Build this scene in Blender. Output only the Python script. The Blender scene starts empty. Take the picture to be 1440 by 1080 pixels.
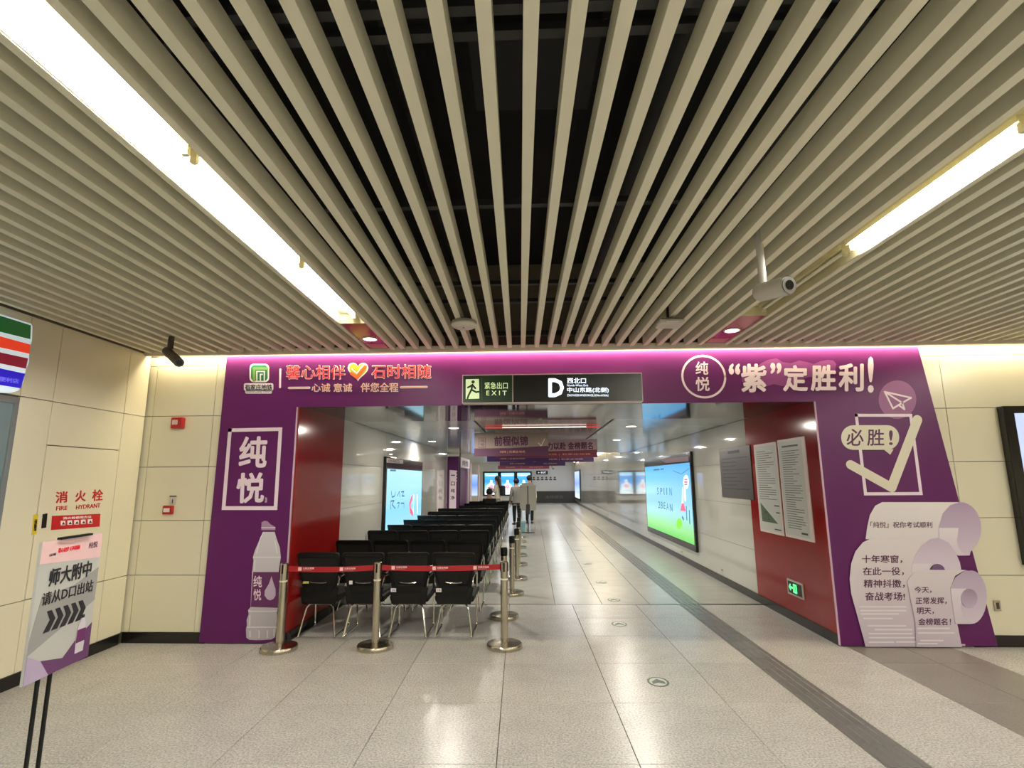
import bpy, bmesh, math, random
from mathutils import Matrix, Vector
C = bpy.context.scene
COL = C.collection
random.seed(7)

# ------------------------------------------------------------------ camera
FPX, PITCH, ROLL, HCAM = 760.0, math.radians(10.0), 0.0060, 1.6
_vx = 748.0
YAW = math.atan((_vx - 720 - ROLL * FPX * math.tan(PITCH)) * math.cos(PITCH) / FPX)
FW = Vector((-math.sin(YAW) * math.cos(PITCH), math.cos(YAW) * math.cos(PITCH), math.sin(PITCH)))
_R0 = Vector((math.cos(YAW), math.sin(YAW), 0)); _U0 = _R0.cross(FW)
RT = _R0 * math.cos(ROLL) - _U0 * math.sin(ROLL)
UP = _U0 * math.cos(ROLL) + _R0 * math.sin(ROLL)
cam_d = bpy.data.cameras.new('camera')
cam_d.sensor_width = 36.0; cam_d.lens = FPX / 1440 * 36.0; cam_d.clip_start = 0.05; cam_d.clip_end = 200
cam = bpy.data.objects.new('camera', cam_d); COL.objects.link(cam)
m = Matrix((RT, UP, -FW)).transposed().to_4x4(); m.translation = Vector((0, 0, HCAM))
cam.matrix_world = m
C.camera = cam

# ------------------------------------------------------------------ world, exposure
w = bpy.data.worlds.new('world'); C.world = w; w.use_nodes = True
w.node_tree.nodes['Background'].inputs[0].default_value = (1.0, .95, .85, 1)
w.node_tree.nodes['Background'].inputs[1].default_value = 0.02
C.view_settings.view_transform = 'Standard'; C.view_settings.look = 'None'
C.view_settings.exposure = 0.0; C.view_settings.gamma = 1.0; C.view_settings.use_curve_mapping = False
C.cycles.use_denoising = True
C.cycles.max_bounces = 8; C.cycles.diffuse_bounces = 4; C.cycles.glossy_bounces = 4
C.cycles.caustics_reflective = False; C.cycles.caustics_refractive = False
C.cycles.sample_clamp_indirect = 4.0
TUBE = 190.0       # hall tube radiance
COVE = 80.0        # cove strip above the archway
DOWN = 6.5        # corridor downlights, W each

# ------------------------------------------------------------------ pixel -> place helpers
def ray(x, y): return FW + RT * ((x - 720) / FPX) + UP * ((540 - y) / FPX)
O = Vector((0, 0, HCAM))
def atY(x, y, Y): r = ray(x, y); return O + r * (Y / r.y)
def atX(x, y, X): r = ray(x, y); return O + r * (X / r.x)
HA = 0.022   # the entrance hall runs slightly askew to the corridor
cH, sH = math.cos(HA), math.sin(HA)
def H(x, y, z=0.0): return Vector((x * cH - y * sH, x * sH + y * cH, z))
HM = Matrix.Rotation(HA, 4, 'Z')

# ------------------------------------------------------------------ materials
def lin(c):
    c = c / 255.0
    return c / 12.92 if c <= .04045 else ((c + .055) / 1.055) ** 2.4
def rgb(r, g, b): return (lin(r), lin(g), lin(b), 1)
MATS = {}
def mat(name, col, rough=.5, metal=0.0, spec=.5, emit=0.0, coat=0.0, noise=0.0, nscale=60.0, bump=0.0, bscale=40.0):
    if name in MATS: return MATS[name]
    m = bpy.data.materials.new(name); m.use_nodes = True
    nt = m.node_tree; b = nt.nodes['Principled BSDF']
    c = rgb(*col)
    b.inputs['Base Color'].default_value = c
    b.inputs['Roughness'].default_value = rough; b.inputs['Metallic'].default_value = metal
    b.inputs['Specular IOR Level'].default_value = spec
    b.inputs['Coat Weight'].default_value = coat
    if emit:
        b.inputs['Emission Color'].default_value = c; b.inputs['Emission Strength'].default_value = emit
    if noise or bump:
        tc = nt.nodes.new('ShaderNodeTexCoord')
    if noise:
        n = nt.nodes.new('ShaderNodeTexNoise'); n.inputs['Scale'].default_value = nscale; n.inputs['Detail'].default_value = 5
        nt.links.new(tc.outputs['Object'], n.inputs['Vector'])
        mx = nt.nodes.new('ShaderNodeMixRGB')
        mr = nt.nodes.new('ShaderNodeMapRange'); mr.inputs[1].default_value = .35; mr.inputs[2].default_value = .65
        nt.links.new(n.outputs['Fac'], mr.inputs[0]); nt.links.new(mr.outputs[0], mx.inputs[0])
        mx.inputs[1].default_value = tuple(v * (1 - noise) for v in c[:3]) + (1,)
        mx.inputs[2].default_value = tuple(min(1, v * (1 + noise)) for v in c[:3]) + (1,)
        nt.links.new(mx.outputs[0], b.inputs['Base Color'])
    if bump:
        n2 = nt.nodes.new('ShaderNodeTexNoise'); n2.inputs['Scale'].default_value = bscale
        nt.links.new(tc.outputs['Object'], n2.inputs['Vector'])
        bp = nt.nodes.new('ShaderNodeBump'); bp.inputs['Strength'].default_value = bump; bp.inputs['Distance'].default_value = .01
        nt.links.new(n2.outputs['Fac'], bp.inputs['Height']); nt.links.new(bp.outputs[0], b.inputs['Normal'])
    MATS[name] = m
    return m
def granite(name, col, rough, amount=.16, spec=.5, streak=False, coord='Geometry'):
    m = bpy.data.materials.new(name); m.use_nodes = True
    nt = m.node_tree; b = nt.nodes['Principled BSDF']; b.inputs['Roughness'].default_value = rough
    b.inputs['Specular IOR Level'].default_value = spec
    g = nt.nodes.new('ShaderNodeNewGeometry')
    oi = nt.nodes.new('ShaderNodeObjectInfo')
    n1 = nt.nodes.new('ShaderNodeTexNoise'); n1.inputs['Scale'].default_value = 75; n1.inputs['Detail'].default_value = 3; n1.inputs['Roughness'].default_value = .7
    n2 = nt.nodes.new('ShaderNodeTexNoise'); n2.inputs['Scale'].default_value = 5; n2.inputs['Detail'].default_value = 4
    nt.links.new(g.outputs['Position'], n1.inputs['Vector']); nt.links.new(g.outputs['Position'], n2.inputs['Vector'])
    r1 = nt.nodes.new('ShaderNodeMapRange'); r1.inputs[1].default_value = .35; r1.inputs[2].default_value = .62
    r1.inputs[3].default_value = 1 - amount; r1.inputs[4].default_value = 1 + amount * .6
    nt.links.new(n1.outputs['Fac'], r1.inputs[0])
    r2 = nt.nodes.new('ShaderNodeMapRange'); r2.inputs[1].default_value = .3; r2.inputs[2].default_value = .7
    r2.inputs[3].default_value = .95; r2.inputs[4].default_value = 1.05
    nt.links.new(n2.outputs['Fac'], r2.inputs[0])
    r3 = nt.nodes.new('ShaderNodeMapRange'); r3.inputs[3].default_value = .96; r3.inputs[4].default_value = 1.04
    nt.links.new(oi.outputs['Random'], r3.inputs[0])
    mu = nt.nodes.new('ShaderNodeMath'); mu.operation = 'MULTIPLY'; nt.links.new(r1.outputs[0], mu.inputs[0]); nt.links.new(r2.outputs[0], mu.inputs[1])
    mu2 = nt.nodes.new('ShaderNodeMath'); mu2.operation = 'MULTIPLY'; nt.links.new(mu.outputs[0], mu2.inputs[0]); nt.links.new(r3.outputs[0], mu2.inputs[1])
    vm = nt.nodes.new('ShaderNodeVectorMath'); vm.operation = 'SCALE'; vm.inputs[0].default_value = rgb(*col)[:3]
    nt.links.new(mu2.outputs[0], vm.inputs['Scale']); nt.links.new(vm.outputs[0], b.inputs['Base Color'])
    MATS[name] = m
    return m
def screen_grad(name, stops, strength, axis='Z', lo=0., hi=1.):
    """lit screen whose picture runs through colour stops from bottom (lo) to top (hi)"""
    m = bpy.data.materials.new(name); m.use_nodes = True
    nt = m.node_tree; b = nt.nodes['Principled BSDF']; b.inputs['Roughness'].default_value = .15
    b.inputs['Base Color'].default_value = (.02, .02, .02, 1)
    g = nt.nodes.new('ShaderNodeNewGeometry'); sp = nt.nodes.new('ShaderNodeSeparateXYZ'); nt.links.new(g.outputs['Position'], sp.inputs[0])
    mr = nt.nodes.new('ShaderNodeMapRange'); mr.inputs[1].default_value = lo; mr.inputs[2].default_value = hi
    nt.links.new(sp.outputs[axis], mr.inputs[0])
    cr = nt.nodes.new('ShaderNodeValToRGB'); nt.links.new(mr.outputs[0], cr.inputs[0])
    e = cr.color_ramp.elements
    while len(e) < len(stops): e.new(.5)
    for i, (p, c) in enumerate(stops): e[i].position = p; e[i].color = rgb(*c)
    nt.links.new(cr.outputs[0], b.inputs['Emission Color']); b.inputs['Emission Strength'].default_value = strength
    return m
def grad_print(name, c0, c1, lo, hi, axis='Z', rough=.45):
    """printed picture whose ink fades from c0 to c1"""
    m = bpy.data.materials.new(name); m.use_nodes = True
    nt = m.node_tree; b = nt.nodes['Principled BSDF']; b.inputs['Roughness'].default_value = rough
    g = nt.nodes.new('ShaderNodeNewGeometry'); sp = nt.nodes.new('ShaderNodeSeparateXYZ'); nt.links.new(g.outputs['Position'], sp.inputs[0])
    mr = nt.nodes.new('ShaderNodeMapRange'); mr.inputs[1].default_value = lo; mr.inputs[2].default_value = hi
    nt.links.new(sp.outputs[axis], mr.inputs[0])
    cr = nt.nodes.new('ShaderNodeValToRGB'); nt.links.new(mr.outputs[0], cr.inputs[0])
    cr.color_ramp.elements[0].color = rgb(*c0); cr.color_ramp.elements[1].color = rgb(*c1)
    nt.links.new(cr.outputs[0], b.inputs['Base Color'])
    return m

M_slat = mat('slat_paint', (230, 225, 200), .45, noise=.03, nscale=300)
M_tray = mat('tray_enamel', (206, 198, 160), .4)
M_tube = mat('tube_glow', (255, 250, 240), .4, emit=TUBE)
M_off = mat('tube_unlit', (225, 222, 200), .3)
M_void = mat('void_black', (14, 14, 16), .9)
M_rail = mat('rail_dark', (52, 52, 54), .6, metal=.3)
M_cream = mat('cream_panel', (226, 220, 194), .28, spec=.45)
M_joint = mat('joint_dark', (120, 112, 95), .8)
M_base = mat('skirting_black', (22, 20, 20), .25)
M_hall = granite('hall_granite', (192, 189, 183), .27, .36, spec=.3)
M_hdark = granite('dark_granite', (136, 130, 124), .3, .2, spec=.3)
M_cor = granite('corridor_tile', (176, 174, 166), .26, .08, spec=.45)
M_grout = mat('grout', (95, 90, 82), .8)
M_tact = granite('tactile_stone', (112, 110, 108), .3, .12)
M_white = mat('white_glass_panel', (196, 194, 184), .045, spec=.8, coat=.5, bump=.03, bscale=1.2)
M_cjoint = mat('corridor_joint', (90, 90, 86), .7)
M_cceil = mat('ceiling_gloss', (176, 182, 184), .12, spec=.6, bump=.04, bscale=3)
M_ccent = mat('ceiling_centre', (120, 116, 108), .15, spec=.6, bump=.05, bscale=3)
M_soff = mat('soffit_gloss', (60, 60, 58), .06, metal=.35, spec=1.0, bump=.04, bscale=2)
M_red = mat('red_gloss', (138, 24, 22), .13, spec=.4, noise=.03, nscale=6)
M_redceil = mat('red_ceiling_panel', (150, 28, 38), .2)
M_purple = mat('purple_print', (92, 24, 92), .42, spec=.35)
M_pink = mat('pale_print', (244, 226, 236), .45)
M_creamp = mat('cream_print', (228, 222, 200), .45)
M_edge = mat('board_edge', (214, 180, 204), .5)
M_chrome = mat('chrome', (214, 210, 200), .12, metal=1.0)
M_steel = mat('brushed_steel', (196, 188, 170), .24, metal=1.0)
M_blackp = mat('black_plastic', (7, 7, 8), .5, spec=.3)
M_meshf = mat('black_mesh_fabric', (5, 5, 6), .75, bump=.3, bscale=400)
M_seat = mat('black_seat_fabric', (6, 6, 7), .7, bump=.2, bscale=300)
M_belt = mat('red_belt', (164, 16, 26), .55)
M_beltw = mat('belt_print', (246, 200, 204), .6)
M_signblk = mat('sign_black', (12, 14, 14), .3)
M_signgrn = mat('sign_green', (16, 44, 20), .35, emit=.15)
M_lit = mat('sign_lit_white', (225, 238, 255), .4, emit=1.5)
M_lit2 = mat('sign_lit_pale', (206, 224, 168), .4, emit=.75)
M_frame = mat('sign_frame', (222, 206, 206), .4)
M_inkred = mat('ink_red', (226, 44, 60), .5)
M_inkor = mat('ink_orange', (236, 176, 140), .5)
M_inkpur = mat('ink_purple', (84, 26, 74), .5)
M_inkdk = mat('ink_dark', (30, 26, 34), .5)
M_inkwhite = mat('ink_white', (248, 240, 240), .5)
M_signred = mat('label_red', (190, 22, 30), .4)
M_camw = mat('camera_white', (196, 192, 182), .35)
M_camd = mat('camera_dark', (62, 56, 56), .4)
M_lens = mat('lens_black', (8, 8, 10), .08)
M_device = mat('device_white', (208, 202, 190), .4)
M_dispblk = mat('display_black', (16, 16, 17), .12)
M_dl = mat('downlight_glow', (255, 246, 230), .4, emit=14)
M_gold = mat('yellow_sticker', (214, 190, 40), .5)
M_paper = mat('paper_sheet', (206, 208, 200), .3, coat=.4)
M_plaque = mat('grey_plaque', (84, 80, 78), .35, metal=.3)

# ------------------------------------------------------------------ mesh helpers
class MB:
    def __init__(s): s.v = []; s.f = []
    def add(s, vs, fs):
        n = len(s.v); s.v += [Vector(p) for p in vs]; s.f += [tuple(i + n for i in f) for f in fs]; return s
    def box(s, x0, x1, y0, y1, z0, z1, M=None):
        vs = [Vector(p) for p in ((x0, y0, z0), (x1, y0, z0), (x1, y1, z0), (x0, y1, z0), (x0, y0, z1), (x1, y0, z1), (x1, y1, z1), (x0, y1, z1))]
        if M is not None: vs = [M @ p for p in vs]
        return s.add(vs, [(0, 3, 2, 1), (4, 5, 6, 7), (0, 1, 5, 4), (1, 2, 6, 5), (2, 3, 7, 6), (3, 0, 4, 7)])
    def hexa(s, lo, hi):
        n = len(lo)
        return s.add(list(lo) + list(hi), [tuple(range(n - 1, -1, -1)), tuple(range(n, 2 * n))] + [(i, (i + 1) % n, (i + 1) % n + n, i + n) for i in range(n)])
    def tube(s, pts, r, seg=8, closed=False, caps=True):
        pts = [Vector(p) for p in pts]; n = len(pts); rings = []
        for i, p in enumerate(pts):
            a = pts[i - 1] if (i or closed) else p; b = pts[(i + 1) % n] if (i < n - 1 or closed) else p
            t = (b - a).normalized()
            ref = Vector((0, 0, 1)) if abs(t.z) < .9 else Vector((0, 1, 0))
            u = t.cross(ref).normalized(); v = t.cross(u)
            if rings:
                pu = rings[-1][1]; u2 = (pu - t * pu.dot(t))
                if u2.length > 1e-6: u = u2.normalized(); v = t.cross(u)
            rr = r[i] if isinstance(r, (list, tuple)) else r
            rings.append(([p + (u * math.cos(k * 2 * math.pi / seg) + v * math.sin(k * 2 * math.pi / seg)) * rr for k in range(seg)], u))
        vs = [q for R_, _ in rings for q in R_]; fs = []
        for i in range(n if closed else n - 1):
            j = (i + 1) % n
            for k in range(seg):
                l = (k + 1) % seg
                fs.append((i * seg + k, i * seg + l, j * seg + l, j * seg + k))
        if not closed and caps: fs += [tuple(range(seg - 1, -1, -1)), tuple(range((n - 1) * seg, n * seg))]
        return s.add(vs, fs)
    def lathe(s, prof, c=(0, 0, 0), seg=24, M=None, ring=False):
        c = Vector(c); vs = []
        for r, z in prof:
            for k in range(seg):
                a = 2 * math.pi * k / seg; p = Vector((r * math.cos(a), r * math.sin(a), z))
                vs.append((M @ p if M is not None else p) + c)
        fs = []
        for i in range(len(prof) - 1):
            for k in range(seg):
                l = (k + 1) % seg; fs.append((i * seg + k, i * seg + l, (i + 1) * seg + l, (i + 1) * seg + k))
        if ring:
            n = (len(prof) - 1) * seg
            for k in range(seg): l = (k + 1) % seg; fs.append((n + k, n + l, l, k))
        else: fs += [tuple(range(seg - 1, -1, -1)), tuple(range((len(prof) - 1) * seg, len(prof) * seg))]
        return s.add(vs, fs)
    def mesh(s, name, m, smooth=False):
        me = bpy.data.meshes.new(name); me.from_pydata([tuple(p) for p in s.v], [], s.f)
        if m: me.materials.append(m)
        bm = bmesh.new(); bm.from_mesh(me); bmesh.ops.recalc_face_normals(bm, faces=bm.faces); bm.to_mesh(me); bm.free()
        if smooth: me.polygons.foreach_set('use_smooth', [True] * len(me.polygons))
        me.update(); return me
def chain_inv(p):
    M = Matrix.Identity(4)
    while p is not None:
        M = Matrix.LocRotScale(p.location, p.rotation_euler, p.scale) @ M if False else (p.matrix_parent_inverse @ Matrix.LocRotScale(p.location, p.rotation_euler, p.scale)) @ M
        p = p.parent
    return M.inverted()
def obj(name, mb, m=None, parent=None, world=True, smooth=False, bevel=0, label=None):
    me = mb.mesh(name, m, smooth) if isinstance(mb, MB) else mb
    o = bpy.data.objects.new(name, me); COL.objects.link(o)
    if parent is not None:
        o.parent = parent
        if world: o.matrix_parent_inverse = chain_inv(parent)
    if bevel:
        b = o.modifiers.new('bevel', 'BEVEL'); b.width = bevel; b.segments = 2; b.limit_method = 'ANGLE'
        if smooth is False: pass
    if smooth: auto(o)
    if label: o['label'] = label
    return o
def auto(o):
    try:
        me = o.data; me.set_sharp_from_angle(angle=math.radians(40))
    except Exception: pass
def tag(o, label, cat, group=None):
    o['label'] = label; o['category'] = cat
    if group: o['group'] = group
    return o
def struct(o): o['kind'] = 'structure'; return o
def thing(name, label, cat, loc=(0, 0, 0), rotz=0.0, group=None):
    o = bpy.data.objects.new(name, None); COL.objects.link(o); o.empty_display_size = .1
    o.location = loc; o.rotation_euler = (0, 0, rotz)
    return tag(o, label, cat, group)
def dup(root, loc=None, rotz=None, label=None, group=None):
    r = root.copy(); COL.objects.link(r)
    if loc is not None: r.location = loc
    if rotz is not None: r.rotation_euler = (0, 0, rotz)
    if label: r['label'] = label
    if group: r['group'] = group
    for ch in list(root.children):
        c = ch.copy(); COL.objects.link(c); c.parent = r
        for g in list(ch.children):
            d = g.copy(); COL.objects.link(d); d.parent = c
    return r

# flat print on a plane: frames map (u, v, w) -> world with w the proud height
class Plane:
    """a real wall or board surface; px(x, y) finds the spot on it, lift raises it off the surface"""
    def __init__(s, p, nrm, tan):
        s.p = Vector(p); s.n = Vector(nrm).normalized(); s.t = Vector(tan).normalized(); s.z = Vector((0, 0, 1))
    def px(s, x, y):
        r = ray(x, y); k = (s.p - O).dot(s.n) / r.dot(s.n); q = O + r * k - s.p
        return (q.dot(s.t), q.z)
    def w(s, uv, lift=0.0): return s.p + s.t * uv[0] + s.z * uv[1] + s.n * lift
def prism(mb, P, uvs, lift, th=.002):
    mb.hexa([P.w(q, lift) for q in uvs], [P.w(q, lift + th) for q in uvs])
def poly(name, P, pxs, m, parent, lift=.0, th=.002, label=None):
    mb = MB(); prism(mb, P, [P.px(*q) for q in pxs], lift, th); return obj(name, mb, m, parent, label=label)
def stroke_mb(mb, P, uvs, wd, lift, th=.002, closed=False, round_=True):
    n = len(uvs)
    for i in range(n if closed else n - 1):
        a = Vector(uvs[i]); b = Vector(uvs[(i + 1) % n]); d = (b - a)
        if d.length < 1e-6: continue
        d.normalize(); nn = Vector((-d.y, d.x)) * (wd / 2)
        l2 = lift + .00015 * (i % 3)
        if round_:
            pts = []
            a0 = math.atan2(nn.y, nn.x)
            for k in range(9): t = a0 + math.pi * k / 8; pts.append(a + Vector((math.cos(t), math.sin(t))) * (wd / 2))
            for k in range(9): t = a0 + math.pi + math.pi * k / 8; pts.append(b + Vector((math.cos(t), math.sin(t))) * (wd / 2))
        else:
            e = d * (wd / 2); pts = [a + nn - e, a - nn - e, b - nn + e, b + nn + e]
        prism(mb, P, pts, l2, th)
def strokes(name, P, lines, wd, m, parent, lift=0., th=.002, closed=False, round_=True):
    mb = MB()
    for L in lines: stroke_mb(mb, P, [P.px(*q) for q in L], wd, lift, th, closed, round_)
    return obj(name, mb, m, parent)
def ellipse_uv(c, rx, ry, n=32, a0=0, a1=2 * math.pi, rot=0):
    out = []
    for k in range(n):
        t = a0 + (a1 - a0) * k / (n if a1 - a0 > 6.28 else n - 1)
        x, y = rx * math.cos(t), ry * math.sin(t)
        out.append((c[0] + x * math.cos(rot) - y * math.sin(rot), c[1] + x * math.sin(rot) + y * math.cos(rot)))
    return out
_tc = {}
def text_raw(body, bold=0.0, shear=0.0):
    key = (body, bold, shear)
    if key in _tc: return _tc[key]
    cu = bpy.data.curves.new('lettering', 'FONT'); cu.body = body; cu.size = 1.0; cu.shear = shear
    cu.resolution_u = 2; cu.fill_mode = 'BOTH'; cu.extrude = .004
    o = bpy.data.objects.new('lettering', cu); COL.objects.link(o)
    dg = bpy.context.evaluated_depsgraph_get(); dg.update()
    me = bpy.data.meshes.new_from_object(o.evaluated_get(dg))
    vs = [v.co.copy() for v in me.vertices]; fs = [tuple(p.vertices) for p in me.polygons]
    bpy.data.objects.remove(o); bpy.data.curves.remove(cu); bpy.data.meshes.remove(me)
    if bold > .003:   # heavier weight: the glyph struck several times around its own outline
        v0, f0 = vs, fs; vs, fs = [], []
        for k in range(8):
            dx, dy = bold * math.cos(k * math.pi / 4), bold * math.sin(k * math.pi / 4); n0 = len(vs)
            vs += [v + Vector((dx, dy, k)) for v in v0]; fs += [tuple(i + n0 for i in f) for f in f0]
    _tc[key] = (vs, fs); return _tc[key]
def text(name, P, body, quad, m, parent, lift=0.003, bold=0.0, shear=0.0, th=.002, uv=False, pad=0.0):
    """lettering laid on plane P; quad = (x0,y0,x1,y1) box or four corners tl,tr,br,bl"""
    vs, fs = text_raw(body, bold, shear)
    if not vs: return None
    x0 = min(v.x for v in vs); x1 = max(v.x for v in vs); y0 = min(v.y for v in vs); y1 = max(v.y for v in vs)
    if len(quad) == 4 and not isinstance(quad[0], tuple):
        a, b, c, d = quad; quad = ((a, b), (c, b), (c, d), (a, d))
    q = [Vector(k if uv else P.px(*k)) for k in quad]
    mb = MB(); out = []
    for v in vs:
        s = (v.x - x0) / (x1 - x0); t = (v.y - y0) / (y1 - y0)
        p = (q[3] * (1 - s) + q[2] * s) * (1 - t) + (q[0] * (1 - s) + q[1] * s) * t
        k = round(v.z)
        out.append(P.w(p, lift + k * .00012 + (th if v.z - k > 0 else 0)))
    mb.add(out, fs)
    return obj(name, mb, m, parent)

# ================================================================== SETTING
CZ = 2.96          # underside of the slats
GY = 5.67          # face of the front wall
XL, XR = -2.48, 2.95
# ---- floor
floor = struct(obj('floor', MB().box(-7, 9, -6.5, 39, -.30, -.012), M_grout))
back_field = obj('rear_field', MB().box(-4.03, 8, -6, 2.56, -.012, 0, HM), M_hall, floor)
def tile_mesh(wd, ln, m, g=.0022):
    mb = MB(); a, b = wd / 2 - g, ln / 2 - g
    c = .0015
    mb.hexa([(-a, -b, -.012), (a, -b, -.012), (a, b, -.012), (-a, b, -.012)], [(-a, -b, -c), (a, -b, -c), (a, b, -c), (-a, b, -c)])
    mb.hexa([(-a, -b, -c), (a, -b, -c), (a, b, -c), (-a, b, -c)], [(-a + c, -b + c, 0), (a - c, -b + c, 0), (a - c, b - c, 0), (-a + c, b - c, 0)])
    return mb.mesh('tile', m)
_tm = {}
def tile(x0, x1, y0, y1, m, rot, name='tile'):
    k = (round(x1 - x0, 3), round(y1 - y0, 3), m.name)
    if k not in _tm: _tm[k] = tile_mesh(x1 - x0, y1 - y0, m)
    o = bpy.data.objects.new(name, _tm[k]); COL.objects.link(o); o.parent = floor
    cx, cy = (x0 + x1) / 2, (y0 + y1) / 2
    o.location = H(cx, cy) if rot else (cx, cy, 0); o.rotation_euler = (0, 0, HA if rot else 0)
    return o
cols = [-4.03, -3.399, -2.586, -1.773, -.96, -.147, .666, 1.479, 2.04, None, 2.295, 3.13, 3.64, 4.09, 4.92, 5.73, 6.55, 7.36]
rows = [2.56, 3.413, 4.266, 5.119, 5.972, 6.69, 7.40]
for j in range(len(rows) - 1):
    for i in range(len(cols) - 1):
        a, b = cols[i], cols[i + 1]
        if a is None or b is None: continue
        if rows[j] > 5.9 and not (-2.7 < a < 3.1): continue
        tile(a, b, rows[j], rows[j + 1], M_hdark if abs(a - 3.13) < .01 or abs(a - 3.64) < .01 else M_hall, True)
def tact_mesh(wd, ln):
    mb = MB(); a, b = wd / 2 - .0015, ln / 2 - .002
    mb.box(-a, a, -b, b, -.012, -.001)
    for k in range(4):
        x = -a + (k + .5) * 2 * a / 4
        mb.hexa([(x - .020, -b, -.001), (x + .020, -b, -.001), (x + .020, b, -.001), (x - .020, b, -.001)], [(x - .014, -b + .004, .004), (x + .014, -b + .004, .004), (x + .014, b - .004, .004), (x - .014, b - .004, .004)])
    return mb.mesh('tactile_tile', M_tact)
tmesh = tact_mesh(.255, .267)
for k in range(18):
    o = bpy.data.objects.new('tactile_tile', tmesh); COL.objects.link(o); o.parent = floor
    o.location = H(2.1675, 2.70 + .267 * k); o.rotation_euler = (0, 0, HA)
tx = H(2.1675, 7.40).x
for k in range(44):
    o = bpy.data.objects.new('tactile_tile', tmesh); COL.objects.link(o); o.parent = floor
    o.location = (tx + .02, 7.42 + .1335 + .267 * k, 0)
obj('tactile_strip', MB().box(tx + .02 - .127, tx + .02 + .127, 7.42 + .267 * 44, 37.0, -.001, .004), M_tact, floor)
ccols = [XL - .02, -1.55, -.94, -.33, .28, .89, 1.50, tx + .02 - .1275, None, tx + .02 + .1275, XR + .02]
for j in range(11):
    for i in range(len(ccols) - 1):
        a, b = ccols[i], ccols[i + 1]
        if a is None or b is None: continue
        tile(a, b, 7.42 + 1.22 * j, 7.42 + 1.22 * (j + 1), M_cor, False)
obj('far_field', MB().box(-6.5, XR + .02, 7.42 + 1.22 * 11, 39, -.012, 0), M_cor, floor)
obj('threshold_strip', MB().box(XL - .02, XR + .02, 7.392, 7.418, -.012, .001), mat('threshold', (60, 58, 54), .3, metal=.6), floor)

# ---- left wall of the hall (askew frame)
LX = -4.03
wl = struct(obj('wall_left', MB().box(LX - .25, LX - .022, -6, 5.72, 0, 4.0, HM), M_joint))
def panel(parent, M, x0, x1, y0, y1, z0, z1, m, name='wall_panel', g=.003):
    """a cladding panel with its own recessed joint all round"""
    if x1 - x0 > y1 - y0: x0 += g; x1 -= g
    else: y0 += g; y1 -= g
    mb = MB().box(x0, x1, y0, y1, z0 + g, z1 - g, M)
    return obj(name, mb, m, parent, bevel=.0015)
rz = [.10, .655, 2.285, 2.957]
ry = [4.26, 4.57, 5.42, 5.735]
for a, b in zip(ry, ry[1:]):
    for c, d in zip(rz, rz[1:]):
        if (a, c) == (4.57, .655): 
            panel(wl, HM, LX - .022, LX, a, b, 1.912, d, M_cream)
            continue
        panel(wl, HM, LX - .022, LX, a, b, c, d, M_cream)
for a, b in ((-6, -3.4), (-3.4, -1), (-1, .5), (.5, 2.0), (2.0, 3.1), (3.1, 4.26)):
    panel(wl, HM, LX - .022, LX, a, b, 2.285, 2.957, M_cream)
hyd = obj('hydrant_door', MB().box(LX - .022, LX + .002, 4.575, 5.415, .66, 1.907, HM), M_cream, wl, bevel=.002)
PL = Plane(H(LX + .002, 0), H(1, 0), H(0, 1))
text('lettering', PL, '消', ((78, 691.5), (95, 690.5), (94.5, 706.5), (77.5, 708)), M_signred, hyd, .001, .02)
text('lettering', PL, '火', ((106, 690), (121, 689.5), (120, 705), (105, 706)), M_signred, hyd, .001, .02)
text('lettering', PL, '栓', ((130, 688.5), (145, 688), (144, 704), (129, 705)), M_signred, hyd, .001, .02)
text('lettering', PL, 'FIRE', ((79, 712), (94.5, 711.3), (94, 717), (78.5, 718)), M_signred, hyd, .001, .01)
text('lettering', PL, 'HYDRANT', ((107, 710.5), (141, 707.5), (140.5, 713.5), (106.5, 716.5)), M_signred, hyd, .001, .01)
lab = poly('instruction_label', PL, [(73, 725.5), (141, 722.5), (140, 740.5), (71.5, 745.5)], M_signred, hyd, .0005, .001)
text('lettering', PL, '消火栓使用方法', ((88, 727), (128, 725), (128, 728.5), (88, 730.5)), M_inkwhite, lab, .0018, .02)
_mb = MB()
for k in range(5):
    x = 85 + k * 9.5; y = 735.5 - k * .55
    prism(_mb, PL, [PL.px(x, y - 3), PL.px(x + 6.5, y - 3.3), PL.px(x + 6.5, y + 3), PL.px(x, y + 3.2)], .0016, .001)
obj('pictogram', _mb, M_inkwhite, lab)
_mb = MB()
for k in range(5):
    x = 86 + k * 9.5; y = 735.5 - k * .55
    prism(_mb, PL, [PL.px(x + .4, y + 2.2), PL.px(x + 3, y - 1.6), PL.px(x + 5, y + 2.2)], .0028, .0006)
obj('pictogram_figure', _mb, M_inkdk, lab)
poly('door_handle', PL, [(60, 723), (65, 722), (63, 742), (58, 743)], M_signblk, hyd, .0, .012)
poly('yellow_sticker', PL, [(47, 724), (54, 723), (51.5, 751), (44.5, 752.5)], M_gold, wl, -.0005, .001)
text('lettering', PL, '有电危险', ((48.5, 730), (52, 730), (50.5, 747), (47, 747)), M_inkdk, wl, .001, 0)
# shop front at the far left edge
shop = thing('shop_window', 'pale blue-grey glass shop window at the left edge, under the striped sign', 'window', H(LX, 3.0))
obj('window_frame', MB().box(LX - .05, LX + .005, 4.215, 4.257, .1, 2.27, HM).box(LX - .05, LX + .005, -1, 4.215, 2.22, 2.27, HM).box(LX - .05, LX + .005, -1, 4.215, .1, .15, HM), mat('shop_frame', (150, 160, 160), .3, metal=.6), shop)
obj('pane', MB().box(LX - .02, LX - .005, -1, 4.215, .15, 2.22, HM), mat('shop_glass', (120, 140, 146), .08, spec=.8), shop)
obj('baseboard_left', MB().box(LX - .005, LX + .012, -6, 5.70, 0, .10, HM), M_base)['kind'] = 'structure'

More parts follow.
